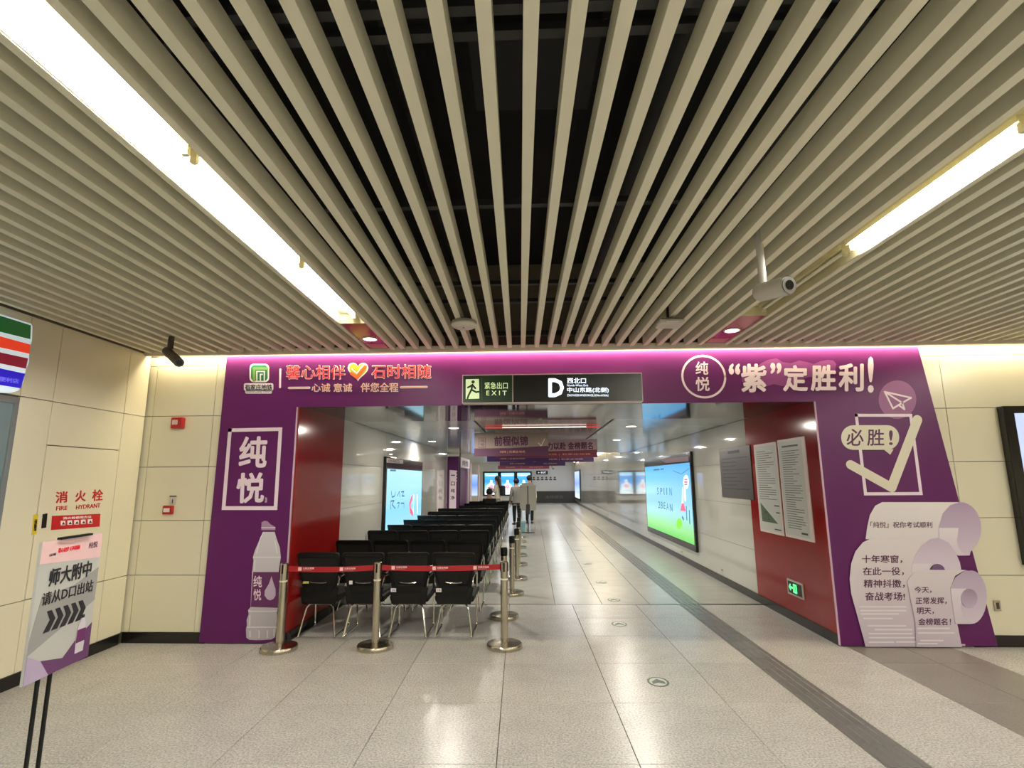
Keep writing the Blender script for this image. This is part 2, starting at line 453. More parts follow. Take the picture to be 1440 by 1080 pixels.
# ---- front wall, cream parts
wf = struct(obj('wall_front', MB().box(-6, XL - .03, GY + .022, GY + .25, 0, 4).box(XR + .03, 9, GY + .022, GY + .25, 0, 4).box(XL - .03, XR + .03, GY + .022, GY + .25, 2.45, 4), M_joint))
fz = [.10, .652, 1.197, 1.75, 2.293, 2.845, 2.945]
for a, b in ((-4.19, -4.09), (-4.09, -3.42), (-3.42, -2.9), (3.6, 4.26), (4.26, 5.46), (5.46, 6.66), (6.66, 7.86)):
    for c, d in zip(fz, fz[1:]): panel(wf, None, a, b, GY, GY + .022, c, d, M_cream)
struct(obj('baseboard_front', MB().box(-4.15, -3.3, GY - .012, GY + .01, 0, .10).box(4.2, 8.2, GY - .012, GY + .01, 0, .10), M_base))
struct(obj('wall_right', MB().box(7.9, 8.15, -6.5, GY + .3, 0, 4), M_cream))
struct(obj('wall_back', MB().box(-5, 9, -6.5, -6.25, 0, 4), M_cream))

# ================================================================== CEILING OF THE HALL
ceil = struct(obj('ceiling', MB().box(-6, 9, -6.5, GY + .02, 3.95, 4.1), M_void))
def slat(x0, x1, y0, y1, ht=.10, name='slat', z=CZ):
    ya0, ya1 = y0
    def cut(x, Y): return Y - .0262 * x if Y > 0 else Y
    lo = [H(x0, cut(x0, y0), z), H(x1, cut(x1, y0), z), H(x1, cut(x1, y1), z), H(x0, cut(x0, y1), z)]
def mk_slat(x0, x1, ya, yb, z0=CZ, z1=CZ + .10, name='slat'):
    f = lambda x, Y: Y - .0262 * x if Y > 0 else Y
    q = [(x0, f(x0, ya)), (x1, f(x1, ya)), (x1, f(x1, yb)), (x0, f(x0, yb))]
    mb = MB(); mb.hexa([H(a, b, z0) for a, b in q], [H(a, b, z1) for a, b in q])
    return obj(name, mb, M_slat, ceil)
YJ, YE = 4.148, 5.52
xs = [(.022 + .1409 * k) for k in range(-9, 13)] + [(-1.727 - .1409 * k) for k in range(0, 17)] + [(2.225 + .1409 * k) for k in range(0, 40)]
for x in xs:
    if x < LX + .01 or 5.31 < x < 5.665: continue
    mk_slat(x, x + .047, -6, YJ - .0025); mk_slat(x, x + .047, YJ + .0025, YE)
for y, hh in ((1.46, .03), (1.56, .03), (2.71, .035), (3.92, .03), (4.34, .03), (5.42, .05), (-1.2, .03), (-3.6, .03)):
    q = [(-4.0, y + .1), (7.8, y - .2), (7.8, y - .16), (-4.0, y + .14)]
    mb = MB(); mb.hexa([H(a, b, CZ + .104) for a, b in q], [H(a, b, CZ + .104 + hh) for a, b in q])
    obj('carrier_rail', mb, M_rail, ceil)
for x, r in ((-.55, .05), (.75, .09), (1.5, .04)):
    obj('duct_pipe', MB().tube([H(x, -5, 3.55), H(x, 5.3, 3.55)], r, 10), mat('pipe_dark', (30, 30, 32), .6), ceil, smooth=True)
obj('duct_box', MB().box(-.2, .35, 1.9, 2.4, 3.4, 3.9, HM), mat('duct_dark', (24, 24, 26), .7), ceil)

# light profile along the front wall + cove strip
cove = thing('cove_light', 'long pale profile with a hidden light washing the front wall', 'light', (0, GY - .1, 2.95))
cove_y0, cove_y1 = GY - .135, GY - .095
obj('profile', MB().box(-4.16, 7.9, cove_y0, cove_y1, 2.935, 2.985).box(-4.16, 7.9, cove_y0, GY - .001, 2.985, 2.995), mat('profile_paint', (226, 214, 196), .4), cove)
obj('light_strip', MB().box(-4.1, 7.85, cove_y1 + .012, cove_y1 + .040, 2.972, 2.984), mat('cove_glow', (255, 238, 200), .4, emit=COVE), cove)

# ---- tube light trays
def tray(x0, x1, yend, label, units):
    t = thing('tube_light', label, 'ceiling light', H((x0 + x1) / 2, 4, CZ))
    zt = CZ + .085
    obj('tray', MB().box(x0 - .003, x1 + .003, -6, yend, zt, zt + .01, HM).box(x0 - .006, x0, -6, yend, CZ + .004, zt, HM).box(x1, x1 + .006, -6, yend, CZ + .004, zt, HM).box(x0, x1, yend - .006, yend, CZ + .004, zt, HM), M_tray, t)
    obj('flange', MB().box(x0 - .043, x0 - .006, -6, yend + 1.0, CZ, CZ + .1, HM), M_slat, t)
    obj('flange', MB().box(x1 + .006, x1 + .043, -6, yend + 1.0, CZ, CZ + .1, HM), M_slat, t)
    for (ya, yb, lit) in units:
        for xo in ((x0 + x1) / 2 + .045,):
            bt = obj('batten', MB().box(xo - .028, xo + .028, ya + .02, yb - .02, CZ + .055, zt, HM), M_tray, t)
            obj('tube', MB().tube([H(xo, ya + .045, CZ + .036), H(xo, yb - .045, CZ + .036)], .013, 10), M_tube if lit else M_off, bt, smooth=True)
            for ye in (ya + .02, yb - .045):
                obj('lamp_holder', MB().box(xo - .014, xo + .014, ye, ye + .022, CZ + .014, CZ + .056, HM), M_tray, bt)
    return t
def units(end, step, off=()):
    out = []; y = end; k = 0
    while y - step > -6: out.append((y - step, y, k not in off)); y -= step; k += 1
    return out
tray(-1.575, -1.355, 4.59, 'long fluorescent tube light set between slats, left of the hall ceiling', units(4.50, 1.19))
tray(1.90, 2.12, 4.47, 'long fluorescent tube light, right, with its last tube unlit', units(4.42, 1.22, off=(0,)))
tray(5.40, 5.62, 4.38, 'added long fluorescent tube light, unseen beyond the right edge, brightening the hall', units(4.30, 1.22))  # added tray, unseen, to brighten the hall and its right wall
for x0, x1, y0, yl, lb in ((-1.575, -1.355, 4.61, 5.145, 'red recessed panel with a lit round downlight, left of the ceiling'), (1.90, 2.12, 4.49, 4.955, 'red recessed panel with a lit round downlight, right of the ceiling')):
    t = thing('recessed_downlight', lb, 'ceiling light', H((x0 + x1) / 2, yl, CZ))
    f = lambda x, Y: Y - .0262 * x
    obj('red_panel', MB().box(x0, x1, y0, 5.50 - .0262 * x1, CZ + .012, CZ + .022, HM), M_redceil, t)
    c = H((x0 + x1) / 2, yl, CZ + .004)
    obj('trim_ring', MB().lathe([(.062, 0), (.078, 0), (.078, .008), (.062, .008)], c, 28, ring=True), M_device, t, smooth=True)
    obj('lamp', MB().lathe([(.061, .002), (.061, .007)], c, 28), M_dl, t)
    mb = MB(); yy = 5.38 - .0262 * x0
    mb.box(x0 + .02, x1 - .02, yy - .075, yy + .075, CZ + .006, CZ + .012, HM)
    obj('sprinkler_plate', mb, mat('red_plate', (196, 120, 120), .4), t)

# ---- devices on the ceiling
c = H(-.473, 4.53, CZ)
sd = thing('smoke_detector', 'round white ceiling detector between the slats, left of centre', 'detector', c)
obj('detector_base', MB().lathe([(.045, .02), (.105, -.005), (.112, -.03)], c, 32), mat('detector_grey', (150, 144, 134), .5), sd, smooth=True)
obj('detector_dome', MB().lathe([(.112, -.03), (.112, -.042), (.09, -.06), (.03, -.066), (.001, -.066)], c, 32), M_device, sd, smooth=True)
obj('indicator', MB().lathe([(.007, -.070), (.007, -.066)], c + Vector((.0, -.02, 0)), 10), M_camd, sd)
c = H(1.30, 4.50, CZ)
ap = thing('ceiling_box', 'small white box fixture hanging below the slats, right of centre', 'device', c)
mb = MB().box(-.105, .105, -.09, .09, -.075, -.035, Matrix.Translation(c) @ HM)
obj('housing', mb, M_device, ap, bevel=.012)
obj('top_plate', MB().box(-.085, .085, -.07, .07, -.037, -.020, Matrix.Translation(c) @ HM), mat('plate_grey', (120, 116, 108), .5), ap)
obj('hanger', MB().box(-.02, .02, -.02, .02, -.02, .12, Matrix.Translation(c) @ HM), M_camd, ap)
obj('indicator_bar', MB().box(-.05, .05, -.0925, -.089, -.062, -.056, Matrix.Translation(c) @ HM), M_inkwhite, ap)

# ---- right camera on a pole
p0 = H(1.43, 3.03, CZ)
t = thing('security_camera', 'large white bullet camera on a pole under the right ceiling light', 'camera', p0)
zb = 2.70
obj('pole', MB().tube([(p0.x, p0.y, CZ + .35), (p0.x, p0.y, zb)], .022, 14), M_camw, t, smooth=True)
a = atY(1068, 412, 3.06); b = atY(1109, 401, 2.86)
d = (b - a).normalized()
a = a - d * .01
obj('body', MB().tube([a, a + d * .02, b - d * .02, b], [.043, .05, .05, .048], 24), M_camw, t, smooth=True)
obj('lens_ring', MB().tube([b - d * .001, b + d * .006], .046, 24), mat('ring_grey', (84, 80, 76), .4), t, smooth=True)
obj('lens', MB().tube([b + d * .005, b + d * .009], .027, 20), M_lens, t, smooth=True)
obj('sunshield', MB().tube([a + d * .02, b + d * .0], [.053, .053], 24, caps=False), M_camw, t, smooth=True)
obj('bracket', MB().tube([(p0.x, p0.y, zb + .01), (p0.x, p0.y, zb - .035)], .016, 10), mat('bracket_grey', (110, 106, 100), .4), t, smooth=True)
# ---- left dark camera
a = atY(236, 495, 4.95); b = atY(252, 510, 4.72); d = (b - a).normalized()
t = thing('security_camera', 'small dark bullet camera under the slats near the left corner', 'camera', (a.x, a.y, CZ))
top = Vector((a.x + .02, a.y, CZ + .02))
obj('mount', MB().tube([top, Vector((a.x + .02, a.y, a.z + .03))], .026, 12), M_camd, t, smooth=True)
obj('body', MB().tube([a - d * .05, a - d * .03, b - d * .02, b], [.03, .043, .043, .042], 20), M_camd, t, smooth=True)
obj('lens', MB().tube([b - d * .002, b + d * .003], .026, 16), M_lens, t, smooth=True)

# ================================================================== ARCHWAY WRAP
PG = Plane((0, GY - .022, 0), (0, -1, 0), (1, 0, 0))   # face of the wrap boards
def gpx(x, y): return PG.px(x, y)
wrap = thing('archway_wrap', 'purple printed advertising boards framing the corridor opening', 'advertisement', (0, GY, 0))
TL, BL = (-3.315, 2.94), (-3.345, .012)
TR, BR = (4.05, 2.94), (4.40, .012)
OL, OR, OT = XL - .025, XR - .01, 2.375
def board(name, pts, m=M_purple):
    mb = MB(); mb.hexa([(x, GY - .022, z) for x, z in pts], [(x, GY - .0005, z) for x, z in pts]); return obj(name, mb, m, wrap)
bl = board('side_board', [TL, (OL, 2.94), (OL, BL[1]), BL])
bt = board('header_board', [(OL, 2.94), (OR, 2.94), (OR, OT), (OL, OT)])
br = board('side_board', [(OR, 2.94), TR, BR, (OR, BR[1])])
obj('edge_trim', MB().box(OL, OL + .008, GY - .024, GY + .0, .012, OT), M_edge, wrap)
obj('edge_trim', MB().box(OR - .008, OR, GY - .024, GY, .012, OT), M_edge, wrap)

def otext(body, q, col, bold=.0, halo=.02, lift=.001, parent=None):
    if halo: text('lettering_outline', PG, body, (q[0] - .8, q[1] - .8, q[2] + .8, q[3] + .8), M_inkwhite, parent or wrap, lift, bold + halo, th=.001)
    text('lettering', PG, body, q, col, parent or wrap, lift + .0027, bold, th=.001)
# metro logo
def rrect(x0, y0, x1, y1, r, n=5):
    out = []
    for cx, cy, a in ((x1 - r, y0 + r, -90), (x1 - r, y1 - r, 0), (x0 + r, y1 - r, 90), (x0 + r, y0 + r, 180)):
        for k in range(n + 1):
            t = math.radians(a + 90 * k / n); out.append((cx + r * math.cos(t), cy + r * math.sin(t)))
    return out
poly('logo_back', PG, rrect(351, 511.5, 378.5, 537.5, 6), M_inkwhite, wrap, .0005, .001)
M_lg1 = mat('logo_green', (36, 130, 96), .5); M_lg2 = mat('logo_lime', (126, 178, 96), .5)
poly('logo_plate', PG, rrect(353, 513.5, 376.5, 535.5, 5), M_lg1, wrap, .0016, .001)
strokes('logo_arch', PG, [[(357.5, 535), (357.5, 518.5), (376, 518.5)]], .028, M_lg2, wrap, .0027, .001, round_=False)
strokes('logo_line', PG, [[(361.5, 535), (361.5, 522.5), (372, 522.5), (372, 535)], [(366.5, 535), (366.5, 526.5), (369, 526.5)]], .013, M_inkwhite, wrap, .0045, .001, round_=False)
poly('logo_caption_back', PG, rrect(343, 539, 384.5, 549.5, 2.5), M_inkwhite, wrap, .0005, .001)
poly('logo_caption_back', PG, rrect(345, 548, 382.5, 553.5, 2), M_inkwhite, wrap, .0005, .001)
text('lettering', PG, '石家庄地铁', (344.5, 540.5, 383, 548), M_inkdk, wrap, .0017, .02, th=.001)
text('lettering', PG, 'Shijiazhuang Metro', (346, 549, 381.5, 552.6), M_inkdk, wrap, .0017, .0, th=.001)
strokes('divider', PG, [[(394.3, 519.5), (393.8, 544.5)]], .022, M_pink, wrap, .001, .001)
otext('馨心相伴', (403, 514, 485, 533), M_inkred, .004)
otext('石时相随', (523, 513, 606, 532), M_inkred, .004)
def heart(cx, cy, s, n=28):
    out = []
    for k in range(n):
        t = 2 * math.pi * k / n
        x = 16 * math.sin(t) ** 3; y = 13 * math.cos(t) - 5 * math.cos(2 * t) - 2 * math.cos(3 * t) - math.cos(4 * t)
        out.append((cx + x * s, cy - y * s))
    return out
poly('heart_outline', PG, heart(503.5, 521, .92), M_inkwhite, wrap, .0005, .001)
poly('heart', PG, heart(503.5, 521, .78), mat('heart_lime', (186, 192, 40), .5), wrap, .0016, .001)
strokes('heart_tick', PG, [[(494, 525), (502, 531), (514, 516)]], .032, mat('heart_orange', (232, 108, 44), .5), wrap, .0027, .001)
strokes('heart_tick_line', PG, [[(495, 519), (502, 525), (511, 513)]], .014, M_inkwhite, wrap, .0041, .001)
strokes('rule', PG, [[(406.5, 545.6), (435, 545.3)], [(564, 544.6), (600, 544.2)]], .024, M_inkwhite, wrap, .001, .001)
strokes('rule_core', PG, [[(406.5, 545.6), (435, 545.3)], [(564, 544.6), (600, 544.2)]], .010, M_inkor, wrap, .0026, .001)
otext('心诚 意诚', (439, 540, 494.5, 550.5), M_inkor, .0, .018)
otext('伴您全程', (508, 539, 559.5, 550.5), M_inkor, .0, .018)
# boxed name, left
strokes('box_outline', PG, [[(323.5, 605), (394.5, 603.5), (387.5, 714.5), (314.5, 714.5)]], .038, M_pink, wrap, .001, .001, closed=True, round_=False)
text('lettering', PG, '纯', ((337.5, 614), (377, 613), (374.5, 657.5), (335, 658)), M_pink, wrap, .001, .028, th=.001)
text('lettering', PG, '悦', ((333.5, 665), (373.5, 664), (371, 707), (331.5, 708)), M_pink, wrap, .001, .028, th=.001)
text('lettering', PG, '饮用水', ((373, 699), (376, 699), (375.5, 707), (372.5, 707)), M_pink, wrap, .001, 0, th=.001)
# round name, right
c_uv = gpx(989.5, 529.5)
mb = MB(); stroke_mb(mb, PG, ellipse_uv(c_uv, .222, .222, 40), .022, .001, .001, closed=True); obj('circle_outline', mb, M_pink, wrap)
text('lettering', PG, '纯', (978, 508.5, 996, 527), M_pink, wrap, .001, .02, th=.001)
text('lettering', PG, '悦', (978, 530, 998, 550), M_pink, wrap, .001, .02, th=.001)
text('lettering', PG, '“', (1024.5, 511, 1041, 527), M_pink, wrap, .001, .03, th=.001)
text('lettering', PG, '”', (1083, 510, 1099, 526), M_pink, wrap, .001, .03, th=.001)
text('lettering', PG, '紫', (1042, 511.5, 1078, 552), M_pink, wrap, .0015, .032, th=.001)
text('lettering', PG, '定', (1101, 513.5, 1136, 550.5), M_pink, wrap, .0015, .032, th=.001)
text('lettering', PG, '胜', (1140, 513, 1176, 550), M_pink, wrap, .0015, .032, th=.001)
text('lettering', PG, '利', (1179, 511, 1214.5, 550.5), M_pink, wrap, .0015, .032, th=.001)
text('lettering', PG, '!', (1220, 501.5, 1228.5, 552.5), M_pink, wrap, .0015, .02, th=.001)
M_splash = mat('splash_print', (136, 62, 128), .5)
poly('splash', PG, [(1043, 536), (1044, 526), (1052, 521), (1062, 518), (1070, 511), (1080, 506), (1092, 504), (1100, 509), (1112, 511), (1124, 507), (1134, 509), (1144, 512), (1154, 508), (1164, 506), (1172, 507), (1176, 512), (1174, 522), (1166, 529), (1152, 531), (1138, 530), (1126, 534), (1114, 541), (1100, 543), (1088, 540), (1076, 544), (1062, 545), (1050, 542)], M_splash, wrap, .0003, .0008)
# paper plane
poly('icon_disc', PG, [(1262 + 26.5 * math.cos(t * math.pi / 16), 562 + 27 * math.sin(t * math.pi / 16)) for t in range(32)], mat('disc_print', (150, 92, 140), .5), wrap, .0004, .0008)
strokes('paper_plane', PG, [[(1244, 551), (1281, 559.5), (1268.5, 566.5), (1255.5, 574.5), (1244, 551), (1268.5, 566.5), (1271.5, 575.5), (1264, 570)]], .018, M_pink, wrap, .002, .001)
strokes('tick_frame', PG, [[(1204, 584), (1280.5, 584), (1295, 694), (1217, 694.5)]], .030, M_pink, wrap, .0012, .001, closed=True, round_=False)
strokes('tick', PG, [[(1196, 653.5), (1253.5, 685.5), (1290, 590)]], .092, M_creamp, wrap, .0026, .001)
bub = rrect(1182.5, 598, 1264, 632.5, 17, 8)
poly('speech_bubble', PG, bub, M_creamp, wrap, .0045, .001)
poly('speech_tail', PG, [(1242, 631.8), (1256, 631.8), (1251.5, 639.5)], M_creamp, wrap, .0045, .001)
text('lettering', PG, '必', (1190, 603, 1214, 627), M_inkpur, wrap, .0056, .012, th=.001)
text('lettering', PG, '胜', (1219, 603.5, 1243, 627), M_inkpur, wrap, .0056, .012, th=.001)
text('lettering', PG, '!', (1249.5, 605, 1255, 626), M_inkpur, wrap, .0056, .012, th=.001)
# scroll cut-out board
scr = thing('scroll_cutout', 'white printed paper-scroll cut-out board at the foot of the archway, right', 'advertisement', (3.8, GY - .03, 0))
PS = Plane((0, GY - .024, 0), (0, -1, 0), (1, 0, 0))
def spx(x, y): return (1170 + x / 4.696, 690 + y / 4.696)
def arc(cx, cy, rx, ry, a0, a1, n=14): return [(cx + rx * math.cos(math.radians(a0 + (a1 - a0) * k / n)), cy + ry * math.sin(math.radians(a0 + (a1 - a0) * k / n))) for k in range(n + 1)]
G_paper = grad_print('scroll_paper', (206, 192, 208), (242, 236, 232), .0, 1.45)
G_in = grad_print('scroll_inside', (222, 208, 224), (176, 152, 184), .75, 1.35)
G_in2 = grad_print('scroll_inside_low', (226, 214, 228), (168, 146, 178), .15, .85)
def sp(name, pts, m, lift, th=.003): return poly(name, PS, [spx(*q) for q in pts], m, scr, lift, th)
sp('scroll_back', [(222, 320)] + [(232, 240), (250, 160), (285, 100), (330, 76)] + [(840, 76)] + [(820, 425), (760, 425), (700, 420), (600, 330)], G_paper, .000)
sp('scroll_coil', arc(842, 250, 140, 175, -90, 60, 14) + [(905, 427), (830, 428), (790, 400), (700, 400), (703, 240), (730, 150), (780, 95), (842, 75)], G_in, .0035)
sp('coil_lining', [(703, 246), (830, 246)] + arc(900, 330, 80, 95, 200, 90, 8) + [(830, 428), (790, 400), (705, 402)], grad_print('coil_light', (214, 200, 216), (236, 228, 234), .75, 1.1), .007)
sp('scroll_front', [(216, 1028), (205, 980), (180, 890), (150, 780), (122, 680), (112, 580), (122, 480), (150, 400), (200, 340), (260, 312), (700, 310), (640, 520), (560, 560), (800, 870), (850, 1028)], G_paper, .0105)
sp('scroll_coil', [(526, 480), (545, 420), (585, 360), (640, 320), (695, 310), (760, 340), (805, 400), (835, 470), (845, 520), (640, 540), (520, 540)], G_in, .014)
sp('coil_lining', [(522, 480), (640, 480), (660, 490), (640, 522), (520, 540)], grad_print('coil_light_two', (226, 216, 226), (236, 228, 234), .7, 1.0), .0175)
sp('coil_hole', arc(685, 530, 52, 48, 180, 360, 10), mat('coil_dark', (112, 84, 124), .5), .0175)
sp('scroll_small', [(845, 1028), (820, 900), (790, 780), (770, 640), (800, 560), (868, 521), (600, 521), (550, 530), (510, 560), (485, 600), (505, 700), (540, 860), (545, 1028)], G_paper, .021)
sp('scroll_coil', arc(905, 700, 102, 176, -100, 90, 16) + [(800, 876), (785, 780), (768, 640), (800, 570), (868, 521)], G_in2, .0245)
sp('coil_lining', [(768, 642), (870, 642)] + arc(920, 760, 85, 112, 190, 90, 8) + [(800, 874), (785, 780)], grad_print('coil_light_three', (212, 198, 214), (232, 224, 232), .1, .6), .028)
sp('coil_hole', arc(888, 706, 54, 62, 0, 360, 20)[:-1], grad_print('hole_fade', (196, 180, 204), (120, 92, 132), .38, .64), .0315)
_mb = MB()
for (x0, x1, y) in ((180, 480, 765), (185, 480, 790), (188, 430, 812), (205, 390, 842), (235, 480, 890), (280, 520, 915), (240, 520, 942), (242, 540, 968), (240, 400, 998), (420, 550, 996), (325, 690, 120), (320, 640, 160), (555, 760, 905), (560, 790, 935), (575, 720, 985), (560, 680, 1005)):
    stroke_mb(_mb, PS, [PS.px(*spx(x0, y)), PS.px(*spx(x1, y))], .014, .0245 if x0 > 540 else (.014 if y > 300 else .0035), .001)
obj('printed_line', _mb, mat('faint_line', (236, 230, 236), .5), scr)
def stx(body, x0, y0, x1, y1, lift, sk=0, b=.012): text('lettering', PS, body, (spx(x0, y0), spx(x1, y0 - sk), spx(x1 + sk, y1 - sk), spx(x0 + sk, y1)), M_inkpur, scr, lift, b, th=.001)
stx('「纯悦」祝你考试顺利', 252, 205, 660, 245, .0035, 0, .006)
stx('十年寒窗，', 192, 424, 458, 478, .014); stx('在此一役，', 198, 504, 468, 558, .014)
stx('精神抖擞，', 204, 585, 474, 640, .014); stx('奋战考场!', 212, 668, 474, 724, .014)
stx('今天，', 532, 630, 645, 672, .0245); stx('正常发挥，', 540, 700, 745, 746, .0245)
stx('明天，', 550, 768, 660, 812, .0245); stx('金榜题名！', 558, 838, 772, 884, .0245)
obj('board_edge', MB().box(3.2, 4.1, GY - .024, GY - .0225, .015, .03), M_edge, scr)
# printed bottle on the left board
bot = lambda pts, name, m, lift: poly(name, PG, [(240 + x / 5.143, 710 + y / 5.143) for x, y in pts], m, wrap, lift, .0008)
G_b = grad_print('bottle_print', (186, 178, 186), (220, 214, 220), .1, 1.2)
bot([(668, 195), (640, 260), (610, 330), (595, 380), (600, 400), (592, 470), (590, 480), (578, 740), (560, 760), (565, 790), (550, 830), (552, 870), (545, 900), (548, 960), (570, 975), (620, 978), (680, 976), (730, 972), (755, 958), (765, 900), (765, 860), (772, 820), (768, 780), (775, 740), (782, 480), (790, 420), (797, 380), (790, 310), (765, 240), (752, 195)], 'bottle_print', G_b, .001)
bot([(656, 182), (658, 125), (680, 115), (700, 118), (722, 140), (757, 160), (757, 182)], 'bottle_cap', mat('cap_print', (170, 140, 170), .5), .001)
bot([(598, 485), (782, 485), (775, 744), (580, 738)], 'bottle_label', mat('label_purple', (100, 40, 96), .5), .002)
bot([(730, 515), (712, 570), (682, 620), (680, 655), (700, 682), (720, 690), (745, 680), (760, 655), (760, 610), (745, 565)], 'label_drop', mat('drop_print', (204, 184, 206), .5), .003)
text('lettering', PG, '纯', (240 + 600 / 5.143, 710 + 512 / 5.143, 240 + 660 / 5.143, 710 + 595 / 5.143), M_pink, wrap, .003, .012, th=.0008)
text('lettering', PG, '悦', (240 + 600 / 5.143, 710 + 608 / 5.143, 240 + 656 / 5.143, 710 + 690 / 5.143), M_pink, wrap, .003, .012, th=.0008)
_mb = MB()
for pts in ([(600, 378), (792, 378)], [(566, 768), (768, 768)], [(555, 884), (765, 884)], [(622, 350), (650, 240), (670, 200)], [(770, 350), (756, 260)], [(575, 800), (572, 870)], [(748, 900), (748, 950)], [(575, 910), (575, 955)], [(640, 910), (640, 960)], [(700, 910), (700, 960)], [(658, 165), (756, 165)], [(610, 400), (608, 470)]):
    stroke_mb(_mb, PG, [gpx(240 + x / 5.143, 710 + y / 5.143) for x, y in pts], .008, .0025, .0006)
obj('bottle_highlight', _mb, mat('bottle_white', (236, 232, 236), .5), wrap)

# ---- hanging sign over the opening
PSg = Plane((0, 5.50, 0), (0, -1, 0), (1, 0, 0))
sg = thing('exit_sign', 'long black and green illuminated exit sign over the corridor opening', 'sign', (.22, 5.55, 2.37))
a = PSg.px(650, 567); b = PSg.px(903, 524.5)
x0, x1, z0, z1 = -.712, 1.146, 2.372, 2.674; xd = PSg.px(721, 545)[0]
obj('frame', MB().box(x0, x1, 5.508, 5.62, z0, z1), M_frame, sg, bevel=.004)
g1 = obj('exit_panel', MB().box(x0 + .010, xd - .006, 5.500, 5.51, z0 + .010, z1 - .010), M_signgrn, sg)
g2 = obj('direction_panel', MB().box(xd + .006, x1 - .010, 5.500, 5.51, z0 + .010, z1 - .010), M_signblk, sg)
poly('pictogram_plate', PSg, [(655, 533.5), (673.5, 533), (674, 560.5), (655, 561)], M_lit2, g1, .001, .001)
strokes('running_man', PSg, [[(664.5, 541), (663, 548)], [(663, 548), (669.5, 551.5), (673, 551)], [(663, 548), (659, 556), (657.5, 560)], [(664.5, 541.5), (658, 545)], [(664.5, 541.5), (668.5, 546)]], .020, M_signgrn, g1, .0025, .001)
mb = MB(); prism(mb, PSg, ellipse_uv(PSg.px(665.3, 537.2), .018, .018, 14), .0025, .001); obj('running_man_head', mb, M_signgrn, g1)
strokes('divider_line', PSg, [[(677.5, 531), (677.8, 561.5)]], .004, mat('thin_green', (90, 120, 80), .5), g1, .001, .001)
text('lettering', PSg, '紧急出口', (681.5, 537.5, 714, 547), M_lit2, g1, .001, .008, th=.001)
text('lettering', PSg, 'E X I T', (684, 549.5, 712.5, 556), M_lit2, g1, .001, .008, th=.001)
text('lettering', PSg, 'D', (771, 532, 793, 558.5), M_lit, g2, .001, .03, th=.001)
text('lettering', PSg, '西北口', (797.5, 531.5, 824, 539.3), M_lit, g2, .001, .012, th=.001)
text('lettering', PSg, 'North-West Exit', (797.5, 540.5, 827, 543.3), M_lit, g2, .001, .0, th=.001)
text('lettering', PSg, '中山东路(北侧)', (797.5, 544.8, 856, 552.8), M_lit, g2, .001, .012, th=.001)
text('lettering', PSg, 'ZHONGSHANDONGLU(NorthSide)', (797.5, 554.3, 855.5, 558.3), M_lit, g2, .001, .0, th=.001)

# ================================================================== CORRIDOR
YC0, YF = GY + .25, 38.0
RLy, RRy, SOY = 7.08, 7.58, 7.36
wcl = struct(obj('wall_corridor_left', MB().box(XL - .25, XL - .012, GY + .0, 15.9, 0, 2.6), M_cjoint))
wcr = struct(obj('wall_corridor_right', MB().box(XR + .012, XR + .25, GY + .0, YF, 0, 2.9), M_cjoint))
obj('red_panel', MB().box(XL - .012, XL, GY + .001, RLy, .10, 2.40), M_red, wcl)
obj('red_panel', MB().box(XR, XR + .012, GY + .001, RRy, .10, 2.40), M_red, wcr)
cz = [.10, .655, 1.235, 1.81, 2.40]
def cpan(par, xa, xb, y0, y1, zs):
    for c, d in zip(zs, zs[1:]):
        obj('wall_panel', MB().box(xa, xb, y0 + .002, y1 - .002, c + .002, d - .002), M_white, par)
yy = [RLy, 9.2, 11.4, 13.6, 15.9]
for a, b in zip(yy, yy[1:]): cpan(wcl, XL - .012, XL, a, b, cz)
yy = [RRy, 9.6, 11.8, 14.0, 16.2, 18.4, 22.2, 26.0, 30.0, 34.0, YF]
for i, (a, b) in enumerate(zip(yy, yy[1:])): cpan(wcr, XR, XR + .012, a, b, cz if a < 18 else [.10, .655, 1.235, 1.81, 2.72])
struct(obj('baseboard_corridor_left', MB().box(XL - .01, XL + .012, GY + .01, 15.9, 0, .10), M_base))
struct(obj('baseboard_corridor_right', MB().box(XR - .012, XR + .01, GY + .01, YF, 0, .10), M_base))
# soffit and corridor ceiling
c2 = struct(obj('ceiling_corridor', MB().box(XL - .2, XR + .2, GY + .02, 17.0, 2.425, 2.55), M_cjoint))
obj('soffit', MB().box(XL, XR, GY - .0, SOY, 2.395, 2.424), M_soff, c2)
X1, X2 = -.79, 1.13
n = 8
for k in range(n):
    y0 = SOY + .005 + (17.0 - SOY) * k / n; y1 = SOY + (17.0 - SOY) * (k + 1) / n - .004
    obj('ceiling_panel', MB().box(XL + .012, X1 - .012, y0, y1, 2.40, 2.424), M_cceil, c2)
    obj('ceiling_panel', MB().box(X2 + .012, XR - .012, y0, y1, 2.40, 2.424), M_cceil, c2)
    obj('centre_panel', MB().box(X1 + .012, X2 - .012, y0, y1, 2.412, 2.424), M_ccent, c2)
M_rg = mat('crossbar_red', (220, 60, 60), .4, emit=.8)
t = thing('crossbar_light', 'thin red-edged strip light across the corridor ceiling', 'ceiling light', (.17, 8.4, 2.40))
obj('lamp_strip', MB().box(-.45, .85, 8.39, 8.42, 2.388, 2.40), mat('strip_warm', (255, 222, 208), .4, emit=1.6), t)
obj('end_cap', MB().box(-.72, -.45, 8.385, 8.425, 2.386, 2.40).box(.85, 1.06, 8.385, 8.425, 2.386, 2.40), M_rg, t)
